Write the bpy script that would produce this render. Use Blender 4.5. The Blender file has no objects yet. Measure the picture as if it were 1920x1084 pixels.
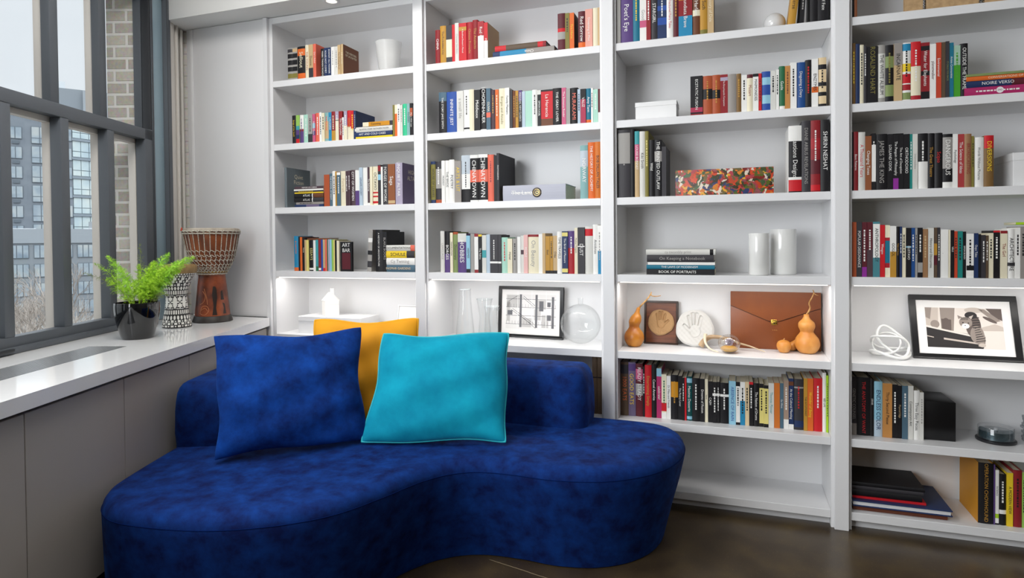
import bpy, bmesh, math, random
from mathutils import Vector, Matrix
from mathutils.geometry import delaunay_2d_cdt
from math import sin, cos, pi, radians, sqrt, atan2

# ------------------------------------------------------------------ camera, sky, lights, exposure
SC = bpy.context.scene
COL = SC.collection
YAW, PITCH, ROLL = 0.337752730205, 0.017977013924, -0.008690709505
FPX, SHIFT_PX, CAM_D, CAM_Z = 1179.642864, -73.277, 3.04713, 1.28
def camera():
    c, s = cos(YAW), sin(YAW)
    fwd, right, up = Vector((-s, c, 0)), Vector((c, s, 0)), Vector((0, 0, 1))
    f2 = fwd * cos(PITCH) - up * sin(PITCH)
    u1 = up * cos(PITCH) + fwd * sin(PITCH)
    r2 = right * cos(ROLL) + u1 * sin(ROLL)
    u2 = u1 * cos(ROLL) - right * sin(ROLL)
    cd = bpy.data.cameras.new('camera')
    cd.sensor_fit = 'HORIZONTAL'; cd.sensor_width = 36.0
    cd.lens = FPX * 36.0 / 1920.0
    cd.shift_y = SHIFT_PX / 1920.0
    cd.clip_start = 0.02; cd.clip_end = 1000
    co = bpy.data.objects.new('camera', cd); COL.objects.link(co)
    m = Matrix((r2, u2, -f2)).transposed().to_4x4()
    m.translation = Vector((0, -CAM_D, CAM_Z))
    co.matrix_world = m
    SC.camera = co
camera()

w = bpy.data.worlds.new('overcast_sky'); SC.world = w; w.use_nodes = True
wn = w.node_tree.nodes; wl = w.node_tree.links
wbg = wn['Background']
wtc = wn.new('ShaderNodeTexCoord'); wsep = wn.new('ShaderNodeSeparateXYZ'); wr = wn.new('ShaderNodeValToRGB')
wl.new(wtc.outputs['Generated'], wsep.inputs[0]); wl.new(wsep.outputs['Z'], wr.inputs[0]); wl.new(wr.outputs[0], wbg.inputs['Color'])
# overcast sky: several times brighter overhead than near the horizon
wr.color_ramp.elements[0].position = 0.36; wr.color_ramp.elements[0].color = (0.83, 0.885, 0.94, 1)
wr.color_ramp.elements[1].position = 0.75; wr.color_ramp.elements[1].color = (4.2, 4.5, 4.8, 1)
wbg.inputs['Strength'].default_value = 1.0

SC.view_settings.view_transform = 'Standard'
SC.view_settings.look = 'None'
SC.view_settings.gamma = 1.0
SC.view_settings.use_curve_mapping = False
SC.view_settings.exposure = -0.06
SC.cycles.use_denoising = True
SC.cycles.max_bounces = 12
SC.cycles.diffuse_bounces = 5
SC.cycles.transparent_max_bounces = 24
SC.cycles.caustics_reflective = False
SC.cycles.caustics_refractive = False
SC.cycles.sample_clamp_indirect = 6.0

# window wall frame: local x runs along the wall to the corner, local y points outdoors
WP = Vector((-3.125, -0.317, 0)); WU = Vector((-0.318, 0.948, 0)).normalized(); WN = Vector((WU.y, -WU.x, 0))
WROT = atan2(WU.y, WU.x)
def WL(s, off, z=0): return WP + WU * s + WN * off + Vector((0, 0, z))

def area(name, loc, size, energy, color=(1, 1, 1), rot=(0, 0, 0), size_y=None, portal=False, spread=None):
    l = bpy.data.lights.new(name, 'AREA'); l.energy = energy; l.color = color
    l.shape = 'RECTANGLE'; l.size = size; l.size_y = size_y or size
    if spread: l.spread = spread
    if portal: l.cycles.is_portal = True
    o = bpy.data.objects.new(name, l); COL.objects.link(o); o.location = loc; o.rotation_euler = rot
    return o
# added overhead fill lamps that brighten the room, with no known fixtures
area('overhead_fill', (-1.75, -1.45, 3.15), 1.0, 42, (1, 0.97, 0.94))
area('overhead_fill', (2.4, -2.8, 3.15), 1.8, 4, (1, 0.97, 0.94))
area('overhead_fill', (0.8, -5.2, 3.15), 1.8, 14, (1, 0.97, 0.94))
# sky portals at both windows, then an added fill lamp inside window 2
for s0, s1 in ((-2.05, 0.1), (-4.6, -2.4)):
    area('window_portal', WL((s0 + s1) / 2, -0.12, 1.80), s1 - s0, 1, (1, 1, 1), (pi / 2, 0, WROT + pi), 1.85, portal=True)
area('window_fill', WL(-3.5, 0.03, 1.80), 2.1, 140, (0.94, 0.97, 1.0), (pi / 2, 0, WROT + pi), 1.8)

# ------------------------------------------------------------------ palette: code -> (hex, words)
PALETTE = {
 'w': ('e9e8e4', 'white'), 'lgy': ('d3d2cc', 'pale grey'), 'gy': ('9d9a96', 'grey'), 'dg': ('38363a', 'charcoal'), 'k': ('19181b', 'black'),
 'gyl': ('938d88', 'taupe'), 'cr': ('e3dbc0', 'cream'), 'tn': ('c2a67c', 'tan'), 'tn2': ('bd8549', 'caramel'), 'tn3': ('dcc59d', 'beige'), 'tn4': ('a18a7a', 'fawn'),
 'gd': ('b98a34', 'gold'), 'gd2': ('c98a1e', 'amber'), 'y': ('e8c62c', 'yellow'), 'y2': ('dccf7c', 'pale yellow'), 'lime': ('a5cf2c', 'lime green'),
 'o': ('d8682a', 'orange'), 'o2': ('c8702c', 'burnt orange'), 'rust': ('a8502e', 'rust'), 'rust2': ('bf452c', 'brick red'), 'sa': ('dd6a55', 'salmon'), 'sa2': ('e0a294', 'pale salmon'),
 'r': ('c41f28', 'red'), 'r2': ('a3232c', 'crimson'), 'dr': ('8a2228', 'dark red'), 'dr2': ('a53b3c', 'brick'), 'mr': ('5a2029', 'maroon'),
 'rose': ('c65c80', 'pink'), 'rose2': ('a93350', 'raspberry'), 'pk': ('e3b4b0', 'pale pink'), 'mg': ('ab2c64', 'magenta'), 'vio': ('8a2f90', 'violet'),
 'p': ('584079', 'purple'), 'pl': ('4e3b42', 'plum brown'), 'pl2': ('6e6280', 'dusky purple'), 'lav': ('a89fb4', 'lavender'),
 'n': ('22345c', 'navy'), 'b': ('2b4f9c', 'blue'), 'b2': ('2684ae', 'cerulean'), 'b3': ('1f4a86', 'royal blue'), 'lb': ('8fc1d6', 'light blue'), 'lb2': ('b3c4d2', 'powder blue'), 'sky': ('b9c3cc', 'blue grey'),
 'sl': ('6b757a', 'slate grey'), 'sl2': ('4c6778', 'slate blue'), 't': ('3f9aa0', 'teal'), 't2': ('82aaaa', 'dusty teal'), 't3': ('1f6f88', 'deep teal'), 't4': ('0e4a4b', 'dark teal'), 't5': ('1e7f78', 'jade'), 't6': ('47808a', 'steel teal'),
 'g': ('2c6a48', 'green'), 'g2': ('45982a', 'bright green'), 'lg': ('93bf5a', 'light green'), 'mt': ('a8d3c2', 'mint'), 'mt2': ('9fbba8', 'sage'), 'mg2': ('38bd8c', 'sea green'),
 'ol': ('7d7538', 'olive'), 'ol2': ('7f8f5a', 'moss green'),
 'br': ('6a3f28', 'brown'), 'br2': ('8a5232', 'chestnut'), 'br3': ('5b4a3a', 'umber'), 'br4': ('7a5c34', 'bronze'), 'br5': ('97714f', 'light brown'), 'rb': ('6b3a28', 'russet'),
}
def lin(h):
    out = []
    for i in (0, 2, 4):
        c = int(h[i:i + 2], 16) / 255
        out.append(c / 12.92 if c <= 0.04045 else ((c + 0.055) / 1.055) ** 2.4)
    return tuple(out)
MATS = {}
def mat(name, hexcol='888888', rough=0.5, metal=0.0, spec=0.5, emit=0, coat=0.0):
    if name in MATS: return MATS[name]
    m = bpy.data.materials.new(name); m.use_nodes = True
    b = m.node_tree.nodes['Principled BSDF']
    b.inputs['Base Color'].default_value = (*lin(hexcol), 1)
    b.inputs['Roughness'].default_value = rough; b.inputs['Metallic'].default_value = metal
    b.inputs['Specular IOR Level'].default_value = spec
    if coat: b.inputs['Coat Weight'].default_value = coat; b.inputs['Coat Roughness'].default_value = 0.05
    if emit:
        b.inputs['Emission Color'].default_value = (*lin(hexcol), 1); b.inputs['Emission Strength'].default_value = emit
    m.diffuse_color = (*lin(hexcol), 1)
    MATS[name] = m
    return m
def nodes_of(m): return m.node_tree.nodes, m.node_tree.links, m.node_tree.nodes['Principled BSDF']
def bump(m, scale, strength, detail=4, dist=0.002, coord='Object'):
    n, l, b = nodes_of(m)
    tc = n.new('ShaderNodeTexCoord'); t = n.new('ShaderNodeTexNoise'); bp = n.new('ShaderNodeBump')
    t.inputs['Scale'].default_value = scale; t.inputs['Detail'].default_value = detail
    bp.inputs['Strength'].default_value = strength; bp.inputs['Distance'].default_value = dist
    l.new(tc.outputs[coord], t.inputs['Vector']); l.new(t.outputs['Fac'], bp.inputs['Height']); l.new(bp.outputs['Normal'], b.inputs['Normal'])
    return m
def mottled(name, cols, scale=5, rough=0.6, detail=5, coord='Object', distortion=0.0, stretch=(1, 1, 1), bump_s=0.0, spec=0.5):
    """base colour that varies between cols [(pos, hex)] by noise"""
    if name in MATS: return MATS[name]
    m = mat(name, cols[0][1], rough, spec=spec); n, l, b = nodes_of(m)
    tc = n.new('ShaderNodeTexCoord'); mp = n.new('ShaderNodeMapping'); t = n.new('ShaderNodeTexNoise'); r = n.new('ShaderNodeValToRGB')
    mp.inputs['Scale'].default_value = stretch
    t.inputs['Scale'].default_value = scale; t.inputs['Detail'].default_value = detail; t.inputs['Distortion'].default_value = distortion
    l.new(tc.outputs[coord], mp.inputs['Vector']); l.new(mp.outputs['Vector'], t.inputs['Vector']); l.new(t.outputs['Fac'], r.inputs['Fac']); l.new(r.outputs['Color'], b.inputs['Base Color'])
    cr = r.color_ramp
    while len(cr.elements) < len(cols): cr.elements.new(0.5)
    for e, (p_, h) in zip(cr.elements, cols): e.position = p_; e.color = (*lin(h), 1)
    if bump_s:
        bp = n.new('ShaderNodeBump'); bp.inputs['Strength'].default_value = bump_s; bp.inputs['Distance'].default_value = 0.003
        l.new(t.outputs['Fac'], bp.inputs['Height']); l.new(bp.outputs['Normal'], b.inputs['Normal'])
    return m
def thin_glass(name, tint=(0.97, 0.98, 0.98), edge=0.55, power=3.0, base=0.04):
    """clear thin pane or wall: see-through, with a mirror sheen that grows towards grazing angles"""
    if name in MATS: return MATS[name]
    m = bpy.data.materials.new(name); m.use_nodes = True; n, l = m.node_tree.nodes, m.node_tree.links
    n.clear()
    out = n.new('ShaderNodeOutputMaterial'); mix = n.new('ShaderNodeMixShader'); tr = n.new('ShaderNodeBsdfTransparent'); gl = n.new('ShaderNodeBsdfGlossy')
    lw = n.new('ShaderNodeLayerWeight'); pw = n.new('ShaderNodeMath'); ml = n.new('ShaderNodeMath')
    tr.inputs['Color'].default_value = (*tint, 1); gl.inputs['Roughness'].default_value = 0.03
    lw.inputs['Blend'].default_value = 0.5
    pw.operation = 'POWER'; pw.inputs[1].default_value = power
    ml.operation = 'MULTIPLY_ADD'; ml.inputs[1].default_value = edge; ml.inputs[2].default_value = base
    l.new(lw.outputs['Facing'], pw.inputs[0]); l.new(pw.outputs[0], ml.inputs[0]); l.new(ml.outputs[0], mix.inputs['Fac'])
    l.new(tr.outputs[0], mix.inputs[1]); l.new(gl.outputs[0], mix.inputs[2]); l.new(mix.outputs[0], out.inputs['Surface'])
    MATS[name] = m
    return m
def velvet(name, dark, lite, sheen_hex, sheen=0.6, scale=7.0):
    if name in MATS: return MATS[name]
    m = mat(name, dark, 0.85, spec=0.15); n, l, b = nodes_of(m)
    tc = n.new('ShaderNodeTexCoord')
    t = n.new('ShaderNodeTexNoise'); t.inputs['Scale'].default_value = scale; t.inputs['Detail'].default_value = 6; t.inputs['Roughness'].default_value = 0.62; t.inputs['Distortion'].default_value = 0.1
    r = n.new('ShaderNodeValToRGB'); cr = r.color_ramp
    cr.elements[0].position = 0.34; cr.elements[0].color = (*lin(dark), 1); cr.elements[1].position = 0.72; cr.elements[1].color = (*lin(lite), 1)
    l.new(tc.outputs['Object'], t.inputs['Vector']); l.new(t.outputs['Fac'], r.inputs['Fac']); l.new(r.outputs['Color'], b.inputs['Base Color'])
    b.inputs['Sheen Weight'].default_value = sheen; b.inputs['Sheen Roughness'].default_value = 0.4; b.inputs['Sheen Tint'].default_value = (*lin(sheen_hex), 1)
    mr = n.new('ShaderNodeMapRange'); mr.inputs[1].default_value = 0.35; mr.inputs[2].default_value = 0.75; mr.inputs[3].default_value = 0.15 * sheen; mr.inputs[4].default_value = 1.5 * sheen
    l.new(t.outputs['Fac'], mr.inputs[0]); l.new(mr.outputs[0], b.inputs['Sheen Weight'])
    f = n.new('ShaderNodeTexNoise'); f.inputs['Scale'].default_value = 420; f.inputs['Detail'].default_value = 2
    bp = n.new('ShaderNodeBump'); bp.inputs['Strength'].default_value = 0.35; bp.inputs['Distance'].default_value = 0.0015
    l.new(tc.outputs['Object'], f.inputs['Vector']); l.new(f.outputs['Fac'], bp.inputs['Height']); l.new(bp.outputs['Normal'], b.inputs['Normal'])
    return m

# ------------------------------------------------------------------ mesh and object helpers
class MB:
    def __init__(s): s.v = []; s.f = []; s.m = []; s.uv = None
    def quad(s, a, b, c, d, m=0):
        i = len(s.v); s.v += [tuple(a), tuple(b), tuple(c), tuple(d)]; s.f.append((i, i + 1, i + 2, i + 3)); s.m.append(m)
    def poly(s, pts, m=0):
        i = len(s.v); s.v += [tuple(p) for p in pts]; s.f.append(tuple(range(i, i + len(pts)))); s.m.append(m)
    def box(s, x0, x1, y0, y1, z0, z1, m=0):
        i = len(s.v)
        s.v += [(x, y, z) for z in (z0, z1) for y in (y0, y1) for x in (x0, x1)]
        for f in ((0, 2, 3, 1), (4, 5, 7, 6), (0, 1, 5, 4), (2, 6, 7, 3), (0, 4, 6, 2), (1, 3, 7, 5)):
            s.f.append(tuple(i + k for k in f)); s.m.append(m)
        return s
    def lathe(s, prof, n=48, m=0, centre=(0, 0, 0), cap0=True, cap1=True, axis=None, mfun=None):
        """prof [(radius, height)]; axis maps height to a bent centre line (x, y)"""
        i0 = len(s.v)
        for r, z in prof:
            ax = axis(z) if axis else (0, 0)
            for k in range(n):
                a = 2 * pi * k / n
                s.v.append((centre[0] + ax[0] + r * cos(a), centre[1] + ax[1] + r * sin(a), centre[2] + z))
        for j in range(len(prof) - 1):
            for k in range(n):
                a, b = i0 + j * n + k, i0 + j * n + (k + 1) % n
                s.f.append((a, b, b + n, a + n)); s.m.append(mfun(k / n, j) if mfun else m)
        if cap0: s.f.append(tuple(i0 + k for k in reversed(range(n)))); s.m.append(m)
        if cap1: s.f.append(tuple(i0 + (len(prof) - 1) * n + k for k in range(n))); s.m.append(mfun(0, len(prof) - 2) if mfun and False else m)
        return s
    def tube(s, pts, rad, n=8, m=0, closed=False, cap=True):
        pts = [Vector(p) for p in pts]; N = len(pts); i0 = len(s.v)
        up = None
        for j, p in enumerate(pts):
            if closed: t = pts[(j + 1) % N] - pts[j - 1]
            else: t = pts[min(j + 1, N - 1)] - pts[max(j - 1, 0)]
            t = t.normalized() if t.length > 1e-9 else Vector((0, 0, 1))
            if up is None:
                up = t.orthogonal().normalized()
            up = (up - t * up.dot(t))
            up = up.normalized() if up.length > 1e-6 else t.orthogonal().normalized()
            q = t.cross(up)
            r = rad[j] if isinstance(rad, (list, tuple)) else rad
            for k in range(n):
                a = 2 * pi * k / n
                s.v.append(tuple(p + up * (r * cos(a)) + q * (r * sin(a))))
        for j in range(N if closed else N - 1):
            for k in range(n):
                a, b = i0 + j * n + k, i0 + j * n + (k + 1) % n
                c, d = i0 + ((j + 1) % N) * n + (k + 1) % n, i0 + ((j + 1) % N) * n + k
                s.f.append((a, b, c, d)); s.m.append(m)
        if cap and not closed:
            s.f.append(tuple(i0 + k for k in reversed(range(n)))); s.m.append(m)
            s.f.append(tuple(i0 + (N - 1) * n + k for k in range(n))); s.m.append(m)
        return s
    def prism(s, pts, z0, z1, m=0):
        """vertical prism over a plan polygon given counter-clockwise"""
        i = len(s.v); N = len(pts)
        s.v += [(p[0], p[1], z0) for p in pts] + [(p[0], p[1], z1) for p in pts]
        s.f.append(tuple(i + k for k in reversed(range(N)))); s.m.append(m)
        s.f.append(tuple(i + N + k for k in range(N))); s.m.append(m)
        for k in range(N):
            k2 = (k + 1) % N; s.f.append((i + k, i + k2, i + N + k2, i + N + k)); s.m.append(m)
        return s
    def mesh(s, name, mats, smooth=False, bevel=0.0, seg=2, fix=False):
        me = bpy.data.meshes.new(name); me.from_pydata(s.v, [], s.f)
        for mm in (mats if isinstance(mats, (list, tuple)) else [mats]): me.materials.append(mm)
        me.polygons.foreach_set('material_index', s.m)
        if bevel or fix:
            bm = bmesh.new(); bm.from_mesh(me)
            bmesh.ops.remove_doubles(bm, verts=bm.verts, dist=1e-6)
            bmesh.ops.recalc_face_normals(bm, faces=bm.faces)
            if bevel:
                ed = [e for e in bm.edges if len(e.link_faces) == 2 and e.calc_face_angle(0) > radians(35)]
                bmesh.ops.bevel(bm, geom=ed, offset=bevel, segments=seg, profile=0.5, affect='EDGES', clamp_overlap=True)
            bm.to_mesh(me); bm.free()
        if smooth or bevel:
            me.polygons.foreach_set('use_smooth', [True] * len(me.polygons))
            me.set_sharp_from_angle(angle=radians(smooth if smooth not in (True, False) else 35))
        me.update()
        return me
    def build(s, name, mats, parent=None, loc=(0, 0, 0), **kw):
        o = bpy.data.objects.new(name, s.mesh(name, mats, **kw)); COL.objects.link(o)
        o.location = loc
        if parent: o.parent = parent
        return o
def tag(o, label=None, cat=None, group=None, kind=None):
    if label: o['label'] = label
    if cat: o['category'] = cat
    if group: o['group'] = group
    if kind: o['kind'] = kind
    return o
def thing(name, label, cat, loc=(0, 0, 0), rotz=0.0, group=None):
    o = bpy.data.objects.new(name, None); COL.objects.link(o); o.empty_display_size = 0.05
    o.location = loc; o.rotation_euler = (0, 0, rotz)
    return tag(o, label, cat, group)
def structure(name, mb, mats, label=None, parent=None, **kw):
    o = mb.build(name, mats, parent, **kw); o['kind'] = 'structure'
    if label: o['label'] = label
    return o
def text(name, body, size, loc, rot, m, parent, ax='CENTER'):
    cu = bpy.data.curves.new(name, 'FONT'); cu.body = body; cu.size = size; cu.align_x = ax; cu.align_y = 'CENTER'
    cu.resolution_u = 2; cu.materials.append(m)
    tmp = bpy.data.objects.new(name, cu); me = bpy.data.meshes.new_from_object(tmp)
    bpy.data.objects.remove(tmp); bpy.data.curves.remove(cu)
    if not me.materials: me.materials.append(m)
    o = bpy.data.objects.new(name, me); COL.objects.link(o); o.parent = parent; o.location = loc
    o.rotation_mode = 'QUATERNION'; o.rotation_quaternion = rot
    return o
def basis_quat(x, y):
    x, y = Vector(x), Vector(y); return Matrix((x, y, x.cross(y))).transposed().to_quaternion()
def catmull(pts, n=8, closed=True):
    P = [Vector(p) for p in pts]; N = len(P); out = []
    for i in range(N if closed else N - 1):
        if closed: a, b, c, d = P[i - 1], P[i], P[(i + 1) % N], P[(i + 2) % N]
        else: a, b, c, d = P[max(i - 1, 0)], P[i], P[i + 1], P[min(i + 2, N - 1)]
        for k in range(n):
            t = k / n
            out.append(0.5 * ((2 * b) + (c - a) * t + (2 * a - 5 * b + 4 * c - d) * t * t + (3 * b - a - 3 * c + d) * t ** 3))
    if not closed: out.append(P[-1])
    return out
# ------------------------------------------------------------------ the setting
WHITE = bump(mat('white_lacquer', 'e2e2e3', 0.32), 60, 0.02)
WALLW = mat('white_paint', 'dfdfdd', 0.6)
FLOORM = mottled('polished_concrete', [(0.30, '33291d'), (0.5, '3f3425'), (0.72, '4d4029')], 6, 0.28, 8, bump_s=0.05)
def floor_speckle():
    n, l, b = nodes_of(FLOORM)
    tc = n.new('ShaderNodeTexCoord'); t = n.new('ShaderNodeTexNoise'); t.inputs['Scale'].default_value = 170; t.inputs['Detail'].default_value = 2
    r = n.new('ShaderNodeValToRGB'); r.color_ramp.elements[0].position = 0.66; r.color_ramp.elements[0].color = (0, 0, 0, 1); r.color_ramp.elements[1].position = 0.74; r.color_ramp.elements[1].color = (1, 1, 1, 1)
    mx = n.new('ShaderNodeMix'); mx.data_type = 'RGBA'; mx.inputs['B'].default_value = (*lin('7d6844'), 1)
    src = b.inputs['Base Color'].links[0].from_socket
    l.new(tc.outputs['Object'], t.inputs['Vector']); l.new(t.outputs['Fac'], r.inputs['Fac']); l.new(r.outputs['Color'], mx.inputs['Factor']); l.new(src, mx.inputs['A']); l.new(mx.outputs['Result'], b.inputs['Base Color'])
floor_speckle()
fl = structure('floor', MB().box(-4.5, 4.2, -7.2, 0.5, -0.1, 0), FLOORM)
crk = MB()
random.seed(5)
cp = [(-0.92 + 0.052 * i, -0.735 - 0.0125 * i + random.uniform(-.004, .004), 0.0006) for i in range(9)]
for a, b_ in zip(cp, cp[1:]): crk.quad((a[0], a[1] - .0025, .0006), (b_[0], b_[1] - .0025, .0006), (b_[0], b_[1] + .0025, .0006), (a[0], a[1] + .0025, .0006))
structure('floor_crack', crk, mat('crack_filler', '7c6d55', 0.8), parent=fl)
structure('ceiling', MB().box(-4.5, 4.2, -7.2, 0.5, 3.2, 3.3), WALLW)
structure('wall_back', MB().box(-3.6, 4.2, 0.335, 0.5, 0, 3.2), WALLW)
GREIGE = mat('greige_paint', '7d766e', .7)
structure('wall_right', MB().box(4.05, 4.2, -7.2, 0.335, 0, 3.2), GREIGE)
structure('wall_rear', MB().box(-1.2, 4.05, -7.2, -7.05, 0, 3.2), GREIGE)
# window wall: solid below, above and between the two windows
ww = thing('wall_window', None, None, tuple(WP), WROT); ww['kind'] = 'structure'
wm = MB()
wm.box(-7.6, .40, 0, .3, -.1, .825); wm.box(-7.6, .40, 0, .3, 2.72, 3.2)
wm.box(.15, .40, 0, .3, .825, 2.72); wm.box(-2.4, -2.05, 0, .3, .825, 2.72); wm.box(-7.6, -4.6, 0, .3, .825, 2.72)
structure('wall_plaster', wm, mat('warm_plaster', 'cfccc6', 0.7), parent=ww)
mld = MB(); mld.box(.155, .215, -.012, 0, .826, 2.72); mld.box(.228, .245, -.02, 0, .826, 2.72)
structure('wall_moulding', mld, mat('warm_plaster_trim', 'd2cdc6', 0.6), parent=ww, bevel=.004)
pipe = MB().tube([(.285, -.014, .9), (.285, -.014, 2.58)], .009, 10)
structure('wall_conduit', pipe, mat('conduit_paint', 'c6c2bb', 0.5), parent=ww, smooth=60)
# white painted brick strip in the corner, and the brick pier outside
def brick_mat(name, c1, c2, c3, mort, axes, bw=.2, rh=.0675, ms=.007, bumps=.6):
    m = mat(name, c1, 0.9, spec=0.2); n, l, b = nodes_of(m)
    tc = n.new('ShaderNodeTexCoord'); sp = n.new('ShaderNodeSeparateXYZ'); cb = n.new('ShaderNodeCombineXYZ'); br = n.new('ShaderNodeTexBrick')
    ns = n.new('ShaderNodeTexNoise'); mx = n.new('ShaderNodeMix'); mx.data_type = 'RGBA'; mx.blend_type = 'OVERLAY'; mx.inputs['Factor'].default_value = 0.35
    ns.inputs['Scale'].default_value = 60; ns.inputs['Detail'].default_value = 6
    br.inputs['Scale'].default_value = 1; br.inputs['Brick Width'].default_value = bw; br.inputs['Row Height'].default_value = rh; br.inputs['Mortar Size'].default_value = ms; br.inputs['Mortar Smooth'].default_value = 0.2
    br.inputs['Bias'].default_value = -0.1
    br.inputs['Color1'].default_value = (*lin(c1), 1); br.inputs['Color2'].default_value = (*lin(c2), 1); br.inputs['Mortar'].default_value = (*lin(mort), 1)
    l.new(tc.outputs['Object'], sp.inputs[0]); l.new(sp.outputs[axes[0]], cb.inputs[0]); l.new(sp.outputs['Z'], cb.inputs[1])
    l.new(cb.outputs[0], br.inputs['Vector']); l.new(tc.outputs['Object'], ns.inputs['Vector'])
    l.new(br.outputs['Color'], mx.inputs['A']); l.new(ns.outputs['Color'], mx.inputs['B']); l.new(mx.outputs['Result'], b.inputs['Base Color'])
    bp = n.new('ShaderNodeBump'); bp.invert = True; bp.inputs['Strength'].default_value = bumps; bp.inputs['Distance'].default_value = .004
    l.new(br.outputs['Fac'], bp.inputs['Height']); l.new(bp.outputs['Normal'], b.inputs['Normal'])
    return m
pier = structure('wall_exterior', MB().box(-.002, .6, .105, .262, -3, 6), brick_mat('outer_brick', 'd2cabe', 'b0a8a0', '0', 'eae6e0', ('Y',), .145, .0685, .009, 1.0), parent=None)
pier.location = WP; pier.rotation_euler = (0, 0, WROT)
wb = structure('wall_corner', MB().box(.335, .345, -.10, .3, .826, 2.6), brick_mat('painted_brick', 'd5d2cc', 'cfccc6', '0', 'bdb9b2', ('X',), .2, .068, .004), parent=None)
wb.location = WP; wb.rotation_euler = (0, 0, WROT)
# white panel closing the corner between the window wall and the bookcases
cpnl = MB().box(-3.20, -2.604, -.004, .016, .826, 2.59); structure('wall_panel', cpnl, WHITE, bevel=.002)
structure('trim_1', MB().box(-3.172, -3.148, -.010, -.0045, .826, 2.585), WHITE, bevel=.002)
# soffit over the bookcases, with its round downlight
structure('ceiling_soffit', MB().box(-3.3, 4.05, -.181, .334, 2.592, 3.2), WALLW)
dl = thing('ceiling_light', 'small round recessed downlight in the white soffit above the leftmost bookcase', 'ceiling light', (-2.075, -.092, 2.592))
tr = MB(); tr.lathe([(.030, 0), (.030, -.003), (.040, -.005), (.046, -.003), (.047, 0)], 40, cap0=False, cap1=False)
tr.build('trim_ring', mat('lamp_ring', 'd8d8d8', 0.4), dl, smooth=60)
MB().lathe([(.0001, -.0015), (.030, -.0015)], 32, cap0=False, cap1=False).build('lens', mat('lamp_lens', 'fffaf0', 0.4, emit=0.9), dl)

# ------------------------------------------------------------------ windows
FR = mat('window_frame_paint', '555a60', 0.45); FRD = mat('window_track', '2b2d31', 0.5); FRT = mat('window_jamb_paint', '8fa5b0', 0.5); FRX = mat('outer_glazing_bar', 'e0d9d2', 0.6)
PANE = thin_glass('window_pane', (0.97, 0.985, 0.985), 0.35, 4, 0.02)
def window(name, s0, s1, lower, upper):
    root = thing(name, None, None, tuple(WP), WROT); root['kind'] = 'structure'
    fr = MB()                                   # lower sash: rails and stiles
    fr.box(s0, s1 - .122, -.004, .05, .832, .893); fr.box(s0, s1 - .122, -.004, .05, 1.853, 1.912)
    fr.box(s0, s0 + .06, -.004, .05, .832, 1.912); fr.box(s1 - .192, s1 - .122, -.004, .05, .832, 1.912)
    fr.box(s0, s1 - .122, -.022, .05, .826, .852)
    structure('lower_sash', fr, FR, parent=root, bevel=.003)
    for c in lower: structure('lower_muntin', MB().box(c - .026, c + .026, -.002, .05, .893, 1.853), FR, parent=root, bevel=.003)
    fu = MB()
    fu.box(s0, s1 - .02, .055, .1, 1.85, 1.905); fu.box(s0, s1 - .02, .055, .1, 2.66, 2.72); fu.box(s0, s0 + .06, .055, .1, 1.905, 2.66); fu.box(s1 - .118, s1 - .05, .055, .1, 1.905, 2.66)
    structure('upper_sash', fu, FR, parent=root, bevel=.003)
    for c in upper: structure('upper_muntin', MB().box(c - .027, c + .027, .058, .1, 1.905, 2.66), FR, parent=root, bevel=.003)
    for c in list(lower) + [s1 - .172]: structure('lower_glazing_bar', MB().box(c - .018, c + .02, .054, .094, .88, 1.86), FRX, parent=root, bevel=.002)
    for c in list(upper) + [s1 - .075]: structure('upper_glazing_bar', MB().box(c - .018, c + .02, .104, .142, 1.9, 2.68), FRX, parent=root, bevel=.002)
    structure('lower_rail_outer', MB().box(s0, s1 - .1, .0535, .09, 1.83, 1.855), FRX, parent=root)
    L = [s0 + .06] + list(lower) + [s1 - .185]; U = [s0 + .06] + list(upper) + [s1 - .09]
    for a, b in zip(L, L[1:]): g = MB(); g.quad((a, .052, .88), (b, .052, .88), (b, .052, 1.86), (a, .052, 1.86)); structure('lower_pane', g, PANE, parent=root)
    for a, b in zip(U, U[1:]): g = MB(); g.quad((a, .102, 1.9), (b, .102, 1.9), (b, .102, 2.67), (a, .102, 2.67)); structure('upper_pane', g, PANE, parent=root)
    for side, e in ((1, s1), (-1, s0)):
        j = MB()
        q = lambda a, b: (min(e + side * a, e + side * b), max(e + side * a, e + side * b))
        if side == 1:
            a, b = q(-.12, -.108); j.box(a, b, .004, .05, .826, 2.72, 0); a, b = q(-.108, -.096); j.box(a, b, -.004, .05, .826, 2.72, 1)
            a, b = q(-.096, .012); j.box(a, b, .004, .05, .826, 2.72, 2); a, b = q(.012, .05); j.box(a, b, -.024, .05, .826, 2.72, 1)
            structure('jamb', j, [FRD, FR, FRT], parent=root, bevel=.002)
    structure('head', MB().box(s0, s1 + .05, -.006, .11, 2.70, 2.722), FR, parent=root)
    return root
win1 = window('window_1', -2.05, .10, [-1.706, -1.374, -1.042, -.708, -.382], [-1.71, -1.368, -1.026, -.684, -.342])
window('window_2', -4.60, -2.45, [-4.256, -3.924, -3.592, -3.258, -2.932], [-4.26, -3.918, -3.576, -3.234, -2.892])
structure('sash_lift', MB().box(-1.26, -1.06, -.036, -.0225, .838, .850), FRD, parent=win1, bevel=.003)

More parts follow.
